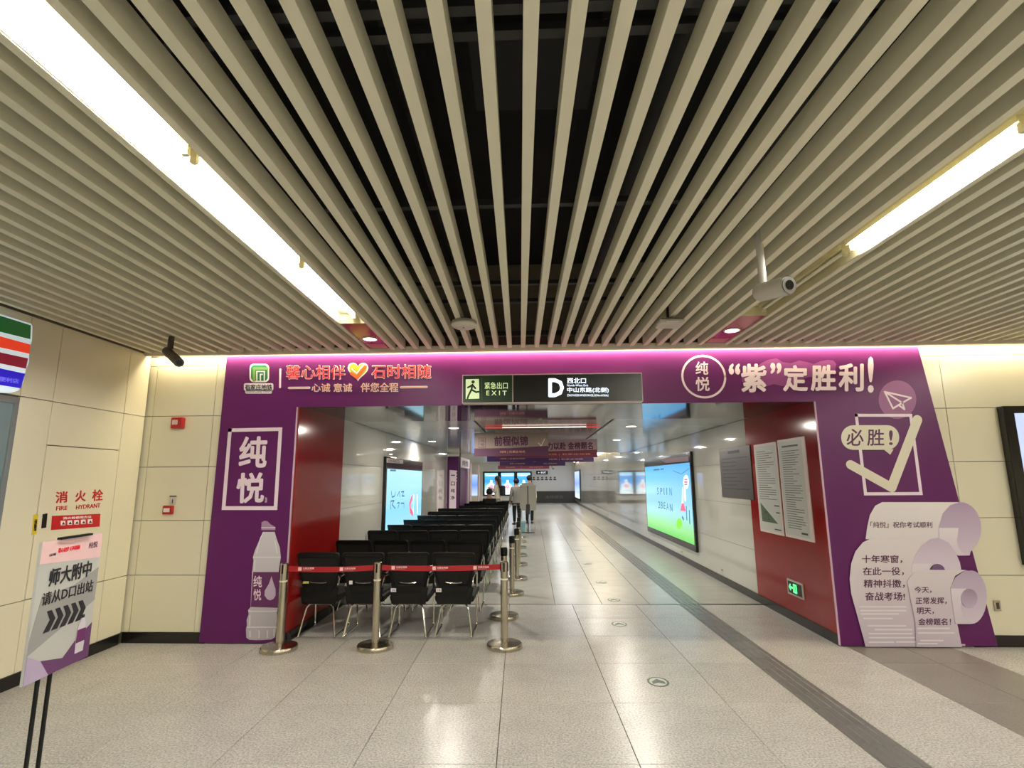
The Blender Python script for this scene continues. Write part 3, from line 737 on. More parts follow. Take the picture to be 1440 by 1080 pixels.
# corridor downlights
def lamp_area(name, loc, size, power, col=(1, .93, .82), shape='DISK', sy=None, rot=(0, 0, 0)):
    l = bpy.data.lights.new(name, 'AREA'); l.shape = shape; l.size = size; l.energy = power; l.color = col
    if sy: l.size_y = sy
    o = bpy.data.objects.new(name, l); COL.objects.link(o); o.location = loc; o.rotation_euler = rot
    return o
dlp = None
row = {8.45: 'nearest', 11.4: 'second', 14.2: 'third'}
for sx, side in ((-1.22, 'left'), (1.55, 'right')):
    for y, nm in row.items():
        if y == 11.4: x = sx * 1.15 if sx > 0 else -2.1
        else: x = sx
        t = thing('downlight', 'round lit downlight in the corridor ceiling, %s in the %s row' % (nm, side), 'ceiling light', (x, y, 2.40), group='corridor downlights')
        obj('trim_ring', MB().lathe([(.075, -.004), (.095, -.004), (.095, .002), (.075, .002)], (x, y, 2.40), 24, ring=True), M_device, t, smooth=True)
        obj('lamp', MB().lathe([(.074, -.003), (.074, .001)], (x, y, 2.40), 24), M_dl, t)
        lamp = lamp_area('light', (x, y, 2.392), .14, DOWN * 6); lamp.parent = t; lamp.matrix_parent_inverse = chain_inv(t)
# far hall
cf = struct(obj('ceiling_far', MB().box(-6.5, XR + .2, 17.0, YF + .2, 2.75, 2.9), mat('far_ceiling', (214, 214, 212), .3)))
struct(obj('trim_step', MB().box(-6.5, XR + .2, 16.9, 17.0, 2.40, 2.76), M_cceil))
wfar = struct(obj('wall_far', MB().box(-6.6, XR + .3, YF, YF + .2, 0, 2.9), mat('far_wall_paint', (216, 216, 210), .3)))
struct(obj('wall_far_left', MB().box(-6.7, -6.5, 15.9, YF, 0, 2.9), M_white))
struct(obj('wall_side_left', MB().box(-6.6, XL - .25, 15.65, 15.9, 0, 2.9), M_cream))
for x, lb in ((-5.9, 'left'), (XR - .12, 'right')):
    t = thing('cove_strip', 'warm cove light strip high along the %s side of the far hall' % lb, 'light', (x, 26, 2.7))
    obj('light_strip', MB().box(x - .03, x + .03, 17.3, 36.5, 2.70, 2.73), mat('far_cove', (255, 236, 200), .4, emit=22), t)
for k, y in enumerate((19, 24, 29, 34)):
    for x in (-1.0, 1.3):
        t = thing('downlight', 'round lit downlight in the far hall ceiling, row %s from the archway, %s' % (('one', 'two', 'three', 'four')[k], 'left' if x < 0 else 'right'), 'ceiling light', (x, y, 2.75), group='far hall downlights')
        obj('lamp', MB().lathe([(.09, -.01), (.09, .001)], (x, y, 2.75), 20), M_dl, t)
        lamp = lamp_area('light', (x, y, 2.73), .17, DOWN * 4.5, (.95, .97, 1)); lamp.parent = t; lamp.matrix_parent_inverse = chain_inv(t)

# ---- framed lit displays on walls
def side_display(name, label, X, y0, y1, z0, z1, n, m_screen, fr=.07, top=.20):
    s = -n  # depth into wall side
    t = thing(name, label, 'display', (X, (y0 + y1) / 2, z0))
    d = .05
    xa, xb = sorted((X, X + n * d))
    obj('frame', MB().box(xa, xb, y0, y1, z0, z1), M_dispblk, t, bevel=.004)
    xs_, xe_ = sorted((X + n * d, X + n * (d + .004)))
    sc = obj('screen', MB().box(xs_, xe_, y0 + fr, y1 - fr, z0 + .12, z1 - top), m_screen, t)
    return t, sc, X + n * (d + .004)
M_scrR = screen_grad('screen_meadow', [(0, (96, 214, 84)), (.12, (150, 232, 140)), (.35, (170, 232, 250)), (1, (84, 184, 250))], 1.05, 'Z', .42, 1.88)
tR, scR, xR = side_display('wall_display', 'large lit wall display with blue sky and green meadow, right corridor wall', XR, 10.08, 14.18, .30, 2.085, -1, M_scrR)
PR = Plane((xR, 0, 0), (-1, 0, 0), (0, 1, 0))
def rx(x, y): return (900 + x / 7.2, 630 + y / 7.2)
M_scrink = mat('screen_ink', (50, 110, 150), .4, emit=.5); M_scrw = mat('screen_white', (235, 245, 255), .4, emit=1.0)
M_scrr = mat('screen_rose', (232, 92, 124), .4, emit=.8); M_scrg = mat('screen_lime', (120, 220, 60), .4, emit=.8)
strokes('screen_caption', PR, [[rx(140, 222), rx(195, 218)], [rx(210, 216), rx(238, 212)]], .03, M_scrink, scR, .001, .001)
for s_, x_, y_, w_, h_ in (('S', 172, 400, 16, 70), ('P', 205, 405, 20, 68), ('I', 240, 402, 6, 70), ('I', 268, 402, 6, 72), ('N', 298, 402, 22, 80), ('2', 184, 540, 20, 68), ('B', 212, 545, 18, 68), ('E', 240, 550, 18, 68), ('A', 268, 555, 20, 72), ('N', 302, 565, 26, 78)):
    text('screen_lettering', PR, s_, (rx(x_, y_), rx(x_ + w_, y_), rx(x_ + w_ + 2, y_ + h_), rx(x_ + 2, y_ + h_)), M_scrink, scR, .001, -.01, th=.001)
strokes('screen_lines', PR, [[rx(335, 230), rx(420, 265), rx(495, 208)]], .012, M_scrink, scR, .001, .001)
mb = MB(); prism(mb, PR, [PR.px(*rx(466 + 28 * math.cos(k * math.pi / 12), 345 + 72 * math.sin(k * math.pi / 12))) for k in range(24)], .001, .001); obj('screen_bubble', mb, M_scrw, scR)
strokes('screen_bubble_text', PR, [[rx(452, 320), rx(480, 318)], [rx(450, 345), rx(482, 343)], [rx(452, 370), rx(480, 368)]], .03, M_scrr, scR, .0025, .001)
strokes('screen_figure', PR, [[rx(435, 420), rx(430, 560)], [rx(455, 420), rx(458, 520)]], .09, M_scrw, scR, .001, .001)
poly('screen_skirt', PR, [rx(425, 560), rx(446, 562), rx(466, 640), rx(410, 636)], M_scrr, scR, .003, .001)
strokes('screen_critters', PR, [[rx(470, 600), rx(475, 720)], [rx(500, 640), rx(505, 760)], [rx(535, 640), rx(545, 790)], [rx(430, 700), rx(440, 720)]], .05, M_scrink, scR, .001, .001)
mb = MB(); prism(mb, PR, [PR.px(*rx(398 + 28 * math.cos(k * math.pi / 12), 765 + 55 * math.sin(k * math.pi / 12))) for k in range(24)], .001, .001); obj('screen_jar', mb, M_scrg, scR)
M_capR = mat('header_print', (96, 60, 66), .3)
mb = MB(); prism(mb, PR, [PR.px(*rx(200, 118)), PR.px(*rx(490, 85)), PR.px(*rx(492, 135)), PR.px(*rx(260, 152))], -.003, .001); obj('header_strip', mb, M_capR, tR)
M_scrL = screen_grad('screen_sky', [(0, (190, 240, 250)), (.5, (150, 222, 246)), (1, (176, 232, 250))], 1.1, 'Z', .3, 1.8)
tL, scL, xL = side_display('wall_display', 'large lit pale-blue wall display behind the chairs, left corridor wall', XL, 9.05, 12.1, .30, 1.99, 1, M_scrL)
PLd = Plane((xL, 0, 0), (1, 0, 0), (0, 1, 0))
def lx(x, y): return (480 + x / 5.4, 540 + y / 5.4)
strokes('screen_caption', PLd, [[lx(372, 655), lx(412, 657)]], .03, M_scrink, scL, .001, .001)
strokes('screen_lettering', PLd, [[lx(378, 815), lx(385, 860), lx(405, 850), lx(410, 820)], [lx(425, 850), lx(440, 815), lx(445, 855)], [lx(455, 820), lx(475, 815), lx(460, 850), lx(478, 850)], [lx(375, 950), lx(375, 890), lx(400, 885), lx(385, 915), lx(408, 945)], [lx(425, 905), lx(440, 900), lx(430, 940)], [lx(452, 905), lx(475, 905), lx(475, 940)]], .022, M_scrink, scL, .001, .001)
strokes('screen_swoosh', PLd, [[lx(536, 860), lx(520, 910), lx(524, 960), lx(540, 985)]], .10, M_scrr, scL, .001, .001)
strokes('screen_bottle', PLd, [[lx(550, 850), lx(545, 975)], [lx(575, 850), lx(578, 975)]], .06, M_scrw, scL, .001, .001)
poly('header_strip', PLd, [lx(345, 562), lx(470, 578), lx(470, 606), lx(345, 596)], mat('header_beige', (176, 150, 140), .3), tL, -.003, .001)
text('lettering', PLd, '出站口', (lx(358, 568), lx(440, 578), lx(440, 600), lx(358, 592)), M_inkdk, tL, -.001, .01, th=.001)
# plaque, posters, low exit sign on the right reveal
PXr = Plane((XR, 0, 0), (-1, 0, 0), (0, 1, 0))
def px_rect(name, label, cat, q, m, th=.012):
    uv = [PXr.px(*k) for k in q]; y0 = min(u[0] for u in uv); y1 = max(u[0] for u in uv); z0 = (uv[2][1] + uv[3][1]) / 2; z1 = (uv[0][1] + uv[1][1]) / 2
    t = thing(name, label, cat, (XR, (y0 + y1) / 2, z0))
    if cat == 'sign' and 'notice_board' in name: y0 += .018; y1 -= .018
    obj('backing', MB().box(XR - th, XR - .0005, y0, y1, z0, z1), m, t, bevel=.002)
    return t, y0, y1, z0, z1
def lines(P, par, rows, m, lift, th=.0008, wd=.010, name='printed_text'):
    mb = MB()
    for a, b, z in rows: stroke_mb(mb, P, [(a, z), (b, z)], wd, lift, th, round_=False)
    return obj(name, mb, m, par)
random.seed(3)
M_lt = mat('ink_grey', (96, 98, 98), .5)
def doc_rows(y0, y1, z0, z1, step, left_far=True):
    out = []; z = z1
    while z > z0:
        e = random.choice([0, 0, .1, .25, .45]) * (y1 - y0); out.append((y0 + e, y1, z)); z -= step
    return out
PXp = Plane((XR - .012, 0, 0), (-1, 0, 0), (0, 1, 0))
t, a, b, z0, z1 = px_rect('notice_plaque', 'dark grey engraved notice plaque on the right corridor wall', 'sign', [(1012, 632), (1055, 625), (1058, 705), (1017, 697)], M_plaque)
lines(PXp, t, doc_rows(a + .12, b - .12, z0 + .08, z1 - .16, .055), mat('plaque_ink', (54, 50, 50), .5), .0, wd=.014)
lines(PXp, t, [(a + .4, b - .4, z1 - .07)], mat('plaque_ink', (54, 50, 50), .5), .0, wd=.04, name='heading')
t, a, b, z0, z1 = px_rect('notice_board', 'narrow white notice with a green map triangle on the red wall', 'sign', [(1060, 626), (1092, 621), (1105, 754), (1071, 747)], mat('notice_rim', (228, 212, 204), .4))
obj('sheet', MB().box(XR - .014, XR - .012, a + .03, b - .03, z0 + .03, z1 - .03), M_paper, t)
PXs = Plane((XR - .014, 0, 0), (-1, 0, 0), (0, 1, 0))
lines(PXs, t, doc_rows(a + .1, b - .08, z0 + .40, z1 - .10, .028), M_lt, .0, wd=.008)
mb = MB(); prism(mb, PXs, [(b - .08, z0 + .36), (b - .09, z0 + .13), (a + .12, z0 + .13)], 0, .001); obj('map_triangle', mb, mat('map_green', (76, 96, 66), .5), t)
mb = MB()
for k in range(7):
    yy_ = b - .12 - random.random() * .18; zz_ = z0 + .15 + random.random() * .1; prism(mb, PXs, [(yy_, zz_), (yy_ - .02, zz_), (yy_ - .02, zz_ + .022), (yy_, zz_ + .022)], .0012, .0006)
obj('map_blocks', mb, mat('map_dark', (60, 44, 44), .5), t)
lines(PXs, t, [(a + .06, a + .18, z0 + .34), (a + .06, a + .14, z0 + .26), (a + .06, a + .22, z0 + .06)], M_inkdk, .0, wd=.014, name='caption')
t, a, b, z0, z1 = px_rect('notice_board', 'wider white text notice on the red wall, nearest the archway', 'sign', [(1093, 618), (1132, 615), (1148, 763), (1108, 755)], mat('notice_rim', (228, 212, 204), .4))
obj('sheet', MB().box(XR - .014, XR - .012, a + .07, b - .03, z0 + .03, z1 - .03), M_paper, t)
lines(PXs, t, doc_rows(a + .14, b - .10, z0 + .10, z1 - .14, .026), M_lt, .0, wd=.008)
lines(PXs, t, [(a + .16, b - .12, z1 - .085), (a + .12, a + .24, z0 + .07)], M_inkdk, .0, wd=.020, name='heading')
t, a, b, z0, z1 = px_rect('low_exit_sign', 'small green lit exit arrow sign low on the red wall', 'sign', [(1108, 813.5), (1130, 820.5), (1132, 842.5), (1110, 836)], mat('low_rim', (206, 190, 180), .35, metal=.5), .014)
obj('sign_face', MB().box(XR - .0155, XR - .014, a + .025, b - .025, z0 + .02, z1 - .02), mat('low_sign_dark', (6, 26, 14), .3), t)
PXl = Plane((XR - .0155, 0, 0), (-1, 0, 0), (0, 1, 0)); M_gl = mat('green_glow', (90, 255, 150), .4, emit=1.6)
cy, cz_ = (a + b) / 2, (z0 + z1) / 2
mb = MB(); stroke_mb(mb, PXl, [(b - .06, cz_), (cy + .06, cz_)], .02, 0, .001); stroke_mb(mb, PXl, [(b - .08, cz_ + .03), (b - .055, cz_), (b - .08, cz_ - .03)], .014, 0, .001)
obj('arrow', mb, M_gl, t)
mb = MB(); stroke_mb(mb, PXl, [(cy + .03, cz_ - .04), (cy + .03, cz_ + .04), (cy - .04, cz_ + .04), (cy - .04, cz_ - .04)], .014, 0, .001, closed=True); stroke_mb(mb, PXl, [(cy - .01, cz_ + .03), (cy, cz_ - .02), (cy - .02, cz_ - .04)], .014, .001, .001)
obj('door_pictogram', mb, M_gl, t)
for yv, zv, lb in ((11.2, .17, 'farther'), (8.9, .19, 'nearer')):
    tag(obj('wall_stud', MB().tube([(XR - .002, yv, zv), (XR - .02, yv, zv)], .014, 12), M_chrome, smooth=True), 'tiny chrome stud low on the right corridor wall, %s one' % lb, 'stud')

# ---- hanging banners in the corridor
M_bn = mat('banner_beige', (148, 132, 124), .6); M_bnp = mat('banner_pink', (190, 156, 164), .6)
M_bd = mat('banner_purple', (84, 42, 72), .6); M_br = mat('banner_wine', (134, 50, 76), .6)
def banner(label, Y, x0, x1, z0, z1, body, m1, m2, span, small, grp='hanging corridor banners'):
    t = thing('hanging_banner', label, 'banner', ((x0 + x1) / 2, Y, z0), group=grp)
    obj('cloth', MB().box(x0, x1, Y, Y + .012, z0, z1), m1, t)
    P = Plane((0, Y, 0), (0, -1, 0), (1, 0, 0)); h = z1 - z0
    mb = MB(); prism(mb, P, [(x0, z0), (x1, z0), (x1, z0 + h * .42), ((x0 + x1) / 2, z0 + h * .34), (x0, z0 + h * .33)], .0, .001)
    obj('lower_band', mb, m2, t)
    if body:
        text('lettering', P, body, ((span[0], z1 - h * .15), (span[1], z1 - h * .15), (span[1], z1 - h * .57), (span[0], z1 - h * .57)), M_inkpur, t, .001, .03, th=.001, uv=True)
    if small:
        text('small_lettering', P, small, ((span[0] + .1, z0 + h * .23), (span[1] - .05, z0 + h * .23), (span[1] - .05, z0 + h * .12), (span[0] + .1, z0 + h * .12)), M_inkor, t, .002, .0, th=.001, uv=True)
    for xx in (x0 + .12, x1 - .12):
        obj('hanger', MB().tube([(xx, Y + .006, z1), (xx, Y + .006, z1 + (.006 if Y < 17 else 2.75 - z1))], .004, 6), M_camd, t)
    return t, P
tb, P1 = banner('beige and purple hanging banner with four dark characters, nearest in the corridor', 9.3, -.982, .285, 1.992, 2.392, '前程似锦', M_bn, M_bd, (-.64, -.06), '纯悦 | 石家庄地铁')
strokes('logo_box', P1, [[(673.5, 616), (682.5, 616), (682.5, 629.5), (673.5, 629.5)]], .006, M_inkpur, tb, .001, .001, closed=True, round_=False)
text('lettering', P1, '纯', (675.5, 617.5, 680.8, 622), M_inkpur, tb, .001, 0, th=.001); text('lettering', P1, '悦', (675.5, 623.2, 680.8, 628), M_inkpur, tb, .001, 0, th=.001)
strokes('tick', P1, [[(757, 623), (761, 627), (766, 617)]], .012, M_creamp, tb, .001, .001)
banner('pink and wine hanging banner seen past the right end of the nearest one', 10.5, -.70, 1.262, 2.005, 2.355, '全力以赴 金榜题名', M_bnp, M_br, (.17, 1.18), '纯悦 | 石家庄地铁')
M_bv = mat('banner_violet', (74, 38, 92), .6)
bspec = [(12.2, -1.0, .10, M_bn, 'grey and violet hanging banner just below the nearest beige banner'), (12.8, .102, 1.45, M_bnp, 'pale and violet hanging banner just below the pink banner'),
         (16.2, -.95, .05, M_bnp, 'pale pink hanging banner third behind, left of the pair'), (16.3, .052, 1.0, M_bnp, 'pale pink hanging banner third behind, right of the pair'),
         (21.0, -1.3, -.40, M_bnp, 'farthest hanging banner, pale pink, left of the pair'), (21.1, -.398, .68, M_bn, 'farthest hanging banner, beige brown, right of the pair')]
for Y, x0, x1, m1, lb in bspec:
    banner(lb, Y, x0, x1, 1.99, 2.36, None, m1, M_bv if Y < 20 else M_br, ((x0 + .2), (x1 - .2)), '纯悦 | 石家庄地铁')

# ---- purple kiosk frame at the end of the left wall
t = thing('purple_gateway', 'purple promotional gateway with white side banners at the end of the left wall', 'kiosk', (-2.3, 16.1, 0))
obj('front_pillar', MB().box(-2.47, -2.14, 15.92, 16.2, 0, 2.27), M_purple, t)
PK = Plane((0, 15.92, 0), (0, -1, 0), (1, 0, 0))
mb = MB(); z = 1.85; pts = [(-2.40, .2), (-2.20, .2)]
for k in range(4): pts += [(-2.20, 1.86 - .09 * (3 - k) - .05), (-2.175, 1.86 - .09 * (3 - k) - .03), (-2.20, 1.86 - .09 * (3 - k))]
pts += [(-2.40, 1.88)]
prism(mb, PK, pts, .002, .004); obj('side_banner', mb, M_pink, t)
for k, ch in enumerate('一口纯净'):
    text('lettering', PK, ch, ((-2.36, 1.74 - .2 * k), (-2.24, 1.74 - .2 * k), (-2.24, (1.63 if k else 1.71) - .2 * k), (-2.36, (1.63 if k else 1.71) - .2 * k)), M_inkpur, t, .007, .02, th=.001, uv=True)
obj('flag_pole', MB().tube([(-2.12, 16.1, 0), (-2.12, 16.1, 2.39)], .018, 8), M_camd, t)
obj('header', MB().box(-2.30, -2.12, 16.25, 18.6, 1.96, 2.26), M_pink, t)
PKx = Plane((-2.12, 0, 0), (1, 0, 0), (0, 1, 0))
text('lettering', PKx, '纯悦', ((16.6, 2.2), (18.2, 2.2), (18.2, 2.02), (16.6, 2.02)), M_inkpur, t, .002, .02, th=.001, uv=True)
obj('white_post', MB().box(-2.27, -2.19, 16.25, 16.35, 0, 1.96), M_pink, t)
obj('white_post', MB().box(-2.22, -2.15, 18.4, 18.5, 0, 1.96), M_pink, t)
obj('purple_panel', MB().box(-2.25, -2.21, 16.4, 18.4, 0, 1.95), M_purple, t)
for k, (x, y) in enumerate(((-2.3, 20.5), (-2.25, 23.0))):
    tp = thing('white_post_stand', 'slim white post standing beyond the purple gateway, %s' % ('nearer' if k == 0 else 'farther'), 'post', (x, y, 0))
    obj('post', MB().tube([(x, y, 0), (x, y, 2.2)], .035, 10), M_pink, tp); obj('foot', MB().lathe([(.16, 0), (.16, .015)], (x, y, 0), 16), M_device, tp)

# ---- far wall: three displays, sign, icons, bench
M_far = screen_grad('screen_ad', [(0, (236, 244, 255)), (.25, (150, 220, 248)), (.6, (50, 150, 235)), (.82, (70, 170, 240)), (.9, (170, 225, 255)), (1, (120, 205, 250))], 1.5, 'Z', .56, 2.05)
M_ghost = mat('screen_figure', (226, 244, 250), .4, emit=1.2); M_pinkg = mat('screen_pinkish', (240, 170, 196), .4, emit=1.1)
PF = Plane((0, YF - .06, 0), (0, -1, 0), (1, 0, 0))
xsd = [(-3.38, -2.25, 'left'), (-2.25, -1.12, 'middle'), (-1.12, .0, 'right')]
for x0, x1, lb in xsd:
    t = thing('far_display', 'bright blue advertising display on the far wall, %s of the three' % lb, 'display', ((x0 + x1) / 2, YF, .48), group='three displays on the far wall')
    obj('frame', MB().box(x0 + .005, x1 - .005, YF - .055, YF - .001, .48, 2.13), M_dispblk, t)
    s = obj('screen', MB().box(x0 + .11, x1 - .11, YF - .06, YF - .054, .57, 2.04), M_far, t)
    cx = (x0 + x1) / 2
    mb = MB(); prism(mb, PF, [(cx - .42, .6), (cx + .42, .6), (cx + .28, 1.2), (cx + .1, 1.35), (cx + .08, 1.55), (cx - .08, 1.55), (cx - .1, 1.35), (cx - .3, 1.2)], .001, .001); obj('figure', mb, M_ghost, s)
    mb = MB(); prism(mb, PF, ellipse_uv((cx, 1.1), .16, .14, 16), .003, .001); obj('blossom', mb, M_pinkg, s)
    mb = MB(); stroke_mb(mb, PF, [(cx - .32, 1.86), (cx + .32, 1.86)], .07, .001, .001, round_=False); obj('caption', mb, M_scrw, s)
t = thing('bench_ledge', 'long white ledge with a dark foot under the far displays', 'bench', (-1.2, 37.5, 0))
obj('ledge', MB().box(-4.2, .0, 37.3, YF - .01, .18, .36), mat('ledge_white', (214, 210, 200), .4), t); obj('foot', MB().box(-4.1, -.05, 37.4, YF - .01, 0, .18), M_base, t)
t = thing('far_exit_sign', 'small black direction sign on the far wall, right of the displays', 'sign', (.7, YF, 1.92))
obj('panel', MB().box(.30, 1.10, YF - .05, YF - .001, 1.92, 2.17), M_signblk, t)
text('lettering', PF, '← EXIT', ((.42, 2.10), (.98, 2.10), (.98, 1.99), (.42, 1.99)), M_lit, t, -.008, .0, th=.002, uv=True)
for k in range(6):
    x = .13 + k * .29
    t = tag(obj('notice_icon', MB().box(x - .10, x + .10, YF - .012, YF - .001, 1.53, 1.60), M_inkdk), 'small dark pictogram notice on the far wall, %s of the row' % ('leftmost', 'second', 'third', 'fourth', 'fifth', 'rightmost')[k], 'sign', 'pictogram notices on the far wall')
    mb = MB(); prism(mb, Plane((0, YF - .001, 0), (0, -1, 0), (1, 0, 0)), ellipse_uv((x, 1.70), .07, .07, 10), .0, .01); obj('pictogram', mb, M_lt, t)
t = thing('dark_planter_wall', 'low dark stone panel along the foot of the far wall, right', 'panel', (2, YF, 0))
obj('stone_panel', MB().box(.25, XR - .01, YF - .25, YF - .002, .0, .78), mat('dark_stone', (48, 46, 42), .4), t)
text('lettering', Plane((0, YF - .25, 0), (0, -1, 0), (1, 0, 0)), '金榜题名', ((.9, .50), (2.1, .50), (2.1, .30), (.9, .30)), M_lt, t, .002, .0, uv=True)
# side screens far away
M_side = screen_grad('screen_side', [(0, (220, 235, 255)), (.5, (110, 150, 240)), (1, (190, 215, 255))], 1.3, 'Z', .5, 2.1)
t, s_, _ = side_display('side_display', 'tall bluish display far down the right corridor wall', XR, 33.6, 37.4, .28, 2.17, -1, M_side, fr=.1, top=.1)
t = thing('side_display', 'narrow bluish display beyond the purple gateway on the left', 'display', (-3.1, 30, .7))
obj('frame', MB().box(-3.33, -2.86, 30, 30.08, .7, 1.9), M_pink, t); obj('screen', MB().box(-3.30, -2.89, 29.995, 30.0, .74, 1.86), M_side, t)
obj('stand', MB().box(-3.33, -2.86, 30.0, 30.08, 0, .7), M_device, t)
t = thing('dome_camera', 'white dome camera hanging in front of the far wall', 'camera', (.863, 22, 2.6))
obj('stem', MB().tube([(.863, 22, 2.75), (.863, 22, 2.16)], .02, 8), M_device, t); obj('dome', MB().lathe([(.02, .10), (.085, .07), (.1, 0), (.06, -.08), (.01, -.1)], (.863, 22, 2.1), 16), M_device, t, smooth=True)
obj('lens', MB().lathe([(.06, -.085), (.02, -.11), (.005, -.115)], (.863, 22, 2.1), 12), M_lens, t)

# ---- floor arrow stickers
M_arg = mat('arrow_green', (22, 44, 28), .4); M_arw = mat('arrow_white', (206, 216, 196), .4)
for k, (x, y) in enumerate([(.987, 4.70), (.955, 6.45), (1.08, 7.68), (1.067, 8.93), (1.04, 10.83), (1.027, 12.82), (.994, 14.82)]):
    t = thing('floor_sticker', 'oval dark-green arrow sticker on the floor, %s from the viewer' % ('nearest', 'second', 'third', 'fourth', 'fifth', 'sixth', 'farthest')[k], 'sticker', (x, y, 0), group='arrow stickers along the floor')
    ring = MB(); n_ = 28
    ring.hexa([(x + .085 * math.cos(i * 2 * math.pi / n_), y + .105 * math.sin(i * 2 * math.pi / n_), .0008) for i in range(n_)], [(x + .085 * math.cos(i * 2 * math.pi / n_), y + .105 * math.sin(i * 2 * math.pi / n_), .0016) for i in range(n_)])
    obj('disc', ring, M_arg, t)
    inner = MB(); inner.hexa([(x + .068 * math.cos(i * 2 * math.pi / n_), y + .086 * math.sin(i * 2 * math.pi / n_), .0016) for i in range(n_)], [(x + .068 * math.cos(i * 2 * math.pi / n_), y + .086 * math.sin(i * 2 * math.pi / n_), .0021) for i in range(n_)])
    obj('inner_disc', inner, mat('arrow_pale', (170, 178, 156), .4), t)
    ar = MB(); ar.hexa([(x + p, y + q, .0021) for p, q in ((-.05, -.05), (0, -.02), (.05, -.05), (.05, .0), (0, .06), (-.05, .0))], [(x + p, y + q, .0026) for p, q in ((-.05, -.05), (0, -.02), (.05, -.05), (.05, .0), (0, .06), (-.05, .0))])
    obj('arrow', ar, M_arg, t)

# ================================================================== STANCHIONS
def stanchion(label, loc, grp, dark=False):
    t = thing('stanchion', label, 'barrier post', loc, 0, grp)
    obj('base', MB().lathe([(.170, 0), (.172, .006), (.172, .034), (.164, .044), (.07, .050), (.045, .056)], (0, 0, 0), 36), M_steel, t, world=False, smooth=True)
    obj('post', MB().lathe([(.036, .048), (.036, .70)], (0, 0, 0), 24), M_steel, t, world=False, smooth=True)
    obj('collar', MB().lathe([(.0375, .625), (.0375, .64)], (0, 0, 0), 24), mat('collar_pale', (230, 224, 200), .4), t, world=False, smooth=True)
    hd = MB().lathe([(.037, .70), (.037, .795), (.030, .80)], (0, 0, 0), 24)
    obj('head', hd, M_blackp if dark else M_steel, t, world=False, smooth=True)
    for sx, sy in ((1, 0), (-1, 0), (0, -1)):
        obj('belt_slot', MB().box(-.008 + sx * .033, .008 + sx * .033, -.008 + sy * .033, .008 + sy * .033, .705, .788), M_blackp, t, world=False)
    return t
fp = [(-2.445, 5.465), (-1.535, 5.53), (-.285, 5.58)]
lbs = ['steel belt post at the left end of the red belt', 'steel belt post in the middle of the red belt', 'steel belt post at the right end of the red belt']
s0 = stanchion(lbs[0], (fp[0][0], fp[0][1], 0), 'steel belt posts in front of the chairs')
s1 = dup(s0, (fp[1][0], fp[1][1], 0), 0, lbs[1]); s2 = dup(s0, (fp[2][0], fp[2][1], 0), 0, lbs[2])
def belt(par, a, b):
    a = Vector((a[0], a[1], 0)); b = Vector((b[0], b[1], 0)); d = (b - a).normalized(); nn = Vector((d.y, -d.x, 0))
    p0, p1 = a + d * .036, b - d * .036; L = (p1 - p0).length
    mb = MB(); seg = 12; vs = []
    for k in range(seg + 1):
        q = p0 + d * (L * k / seg); sag = -.012 * 4 * (k / seg) * (1 - k / seg)
        for dz, o_ in ((.722, -.0015), (.722, .0015), (.772, .0015), (.772, -.0015)): vs.append(q + nn * o_ + Vector((0, 0, dz + sag)))
    fs = []
    for k in range(seg):
        for c_ in range(4): fs.append((k * 4 + c_, k * 4 + (c_ + 1) % 4, (k + 1) * 4 + (c_ + 1) % 4, (k + 1) * 4 + c_))
    mb.add(vs, fs); o = obj('belt', mb, M_belt, par)
    P = Plane(p0 + nn * .0016, nn, d)
    u = .10
    while u + .26 < L:
        sg_ = .735 - .011 * 4 * (u / L) * (1 - u / L)
        m2 = MB(); prism(m2, P, [(u, sg_ - .004), (u + .034, sg_ - .004), (u + .034, sg_ + .030), (u, sg_ + .030)], .0005, .0006); obj('belt_logo', m2, M_beltw, o)
        text('belt_lettering', P, '石家庄地铁', ((u + .045, sg_ + .028), (u + .155, sg_ + .028), (u + .155, sg_ + .008), (u + .045, sg_ + .008)), M_beltw, o, .0005, .03, th=.0006, uv=True)
        text('belt_lettering', P, 'SHIJIAZHUANG METRO', ((u + .045, sg_ + .003), (u + .13, sg_ + .003), (u + .13, sg_ - .003), (u + .045, sg_ - .003)), M_beltw, o, .0005, .0, th=.0006, uv=True)
        u += .405
belt(s0, fp[0], fp[1]); belt(s1, fp[1], fp[2])
side = [(-.345, 6.71), (-.300, 8.02), (-.262, 9.17), (-.27, 10.64), (-.29, 11.88), (-.31, 13.2), (-.33, 14.36), (-.36, 15.56)]
ordn = ['first', 'second', 'third', 'fourth', 'fifth', 'sixth', 'seventh', 'eighth', 'ninth', 'tenth', 'eleventh', 'twelfth']
sb = stanchion('steel belt post with black head beside the chairs, first behind the red belt', (side[0][0], side[0][1], 0), 'belt posts along the side of the chairs', True)
for k, (x, y) in enumerate(side[1:]): dup(sb, (x, y, 0), 0, 'steel belt post with black head beside the chairs, %s behind the red belt' % ordn[k + 1])

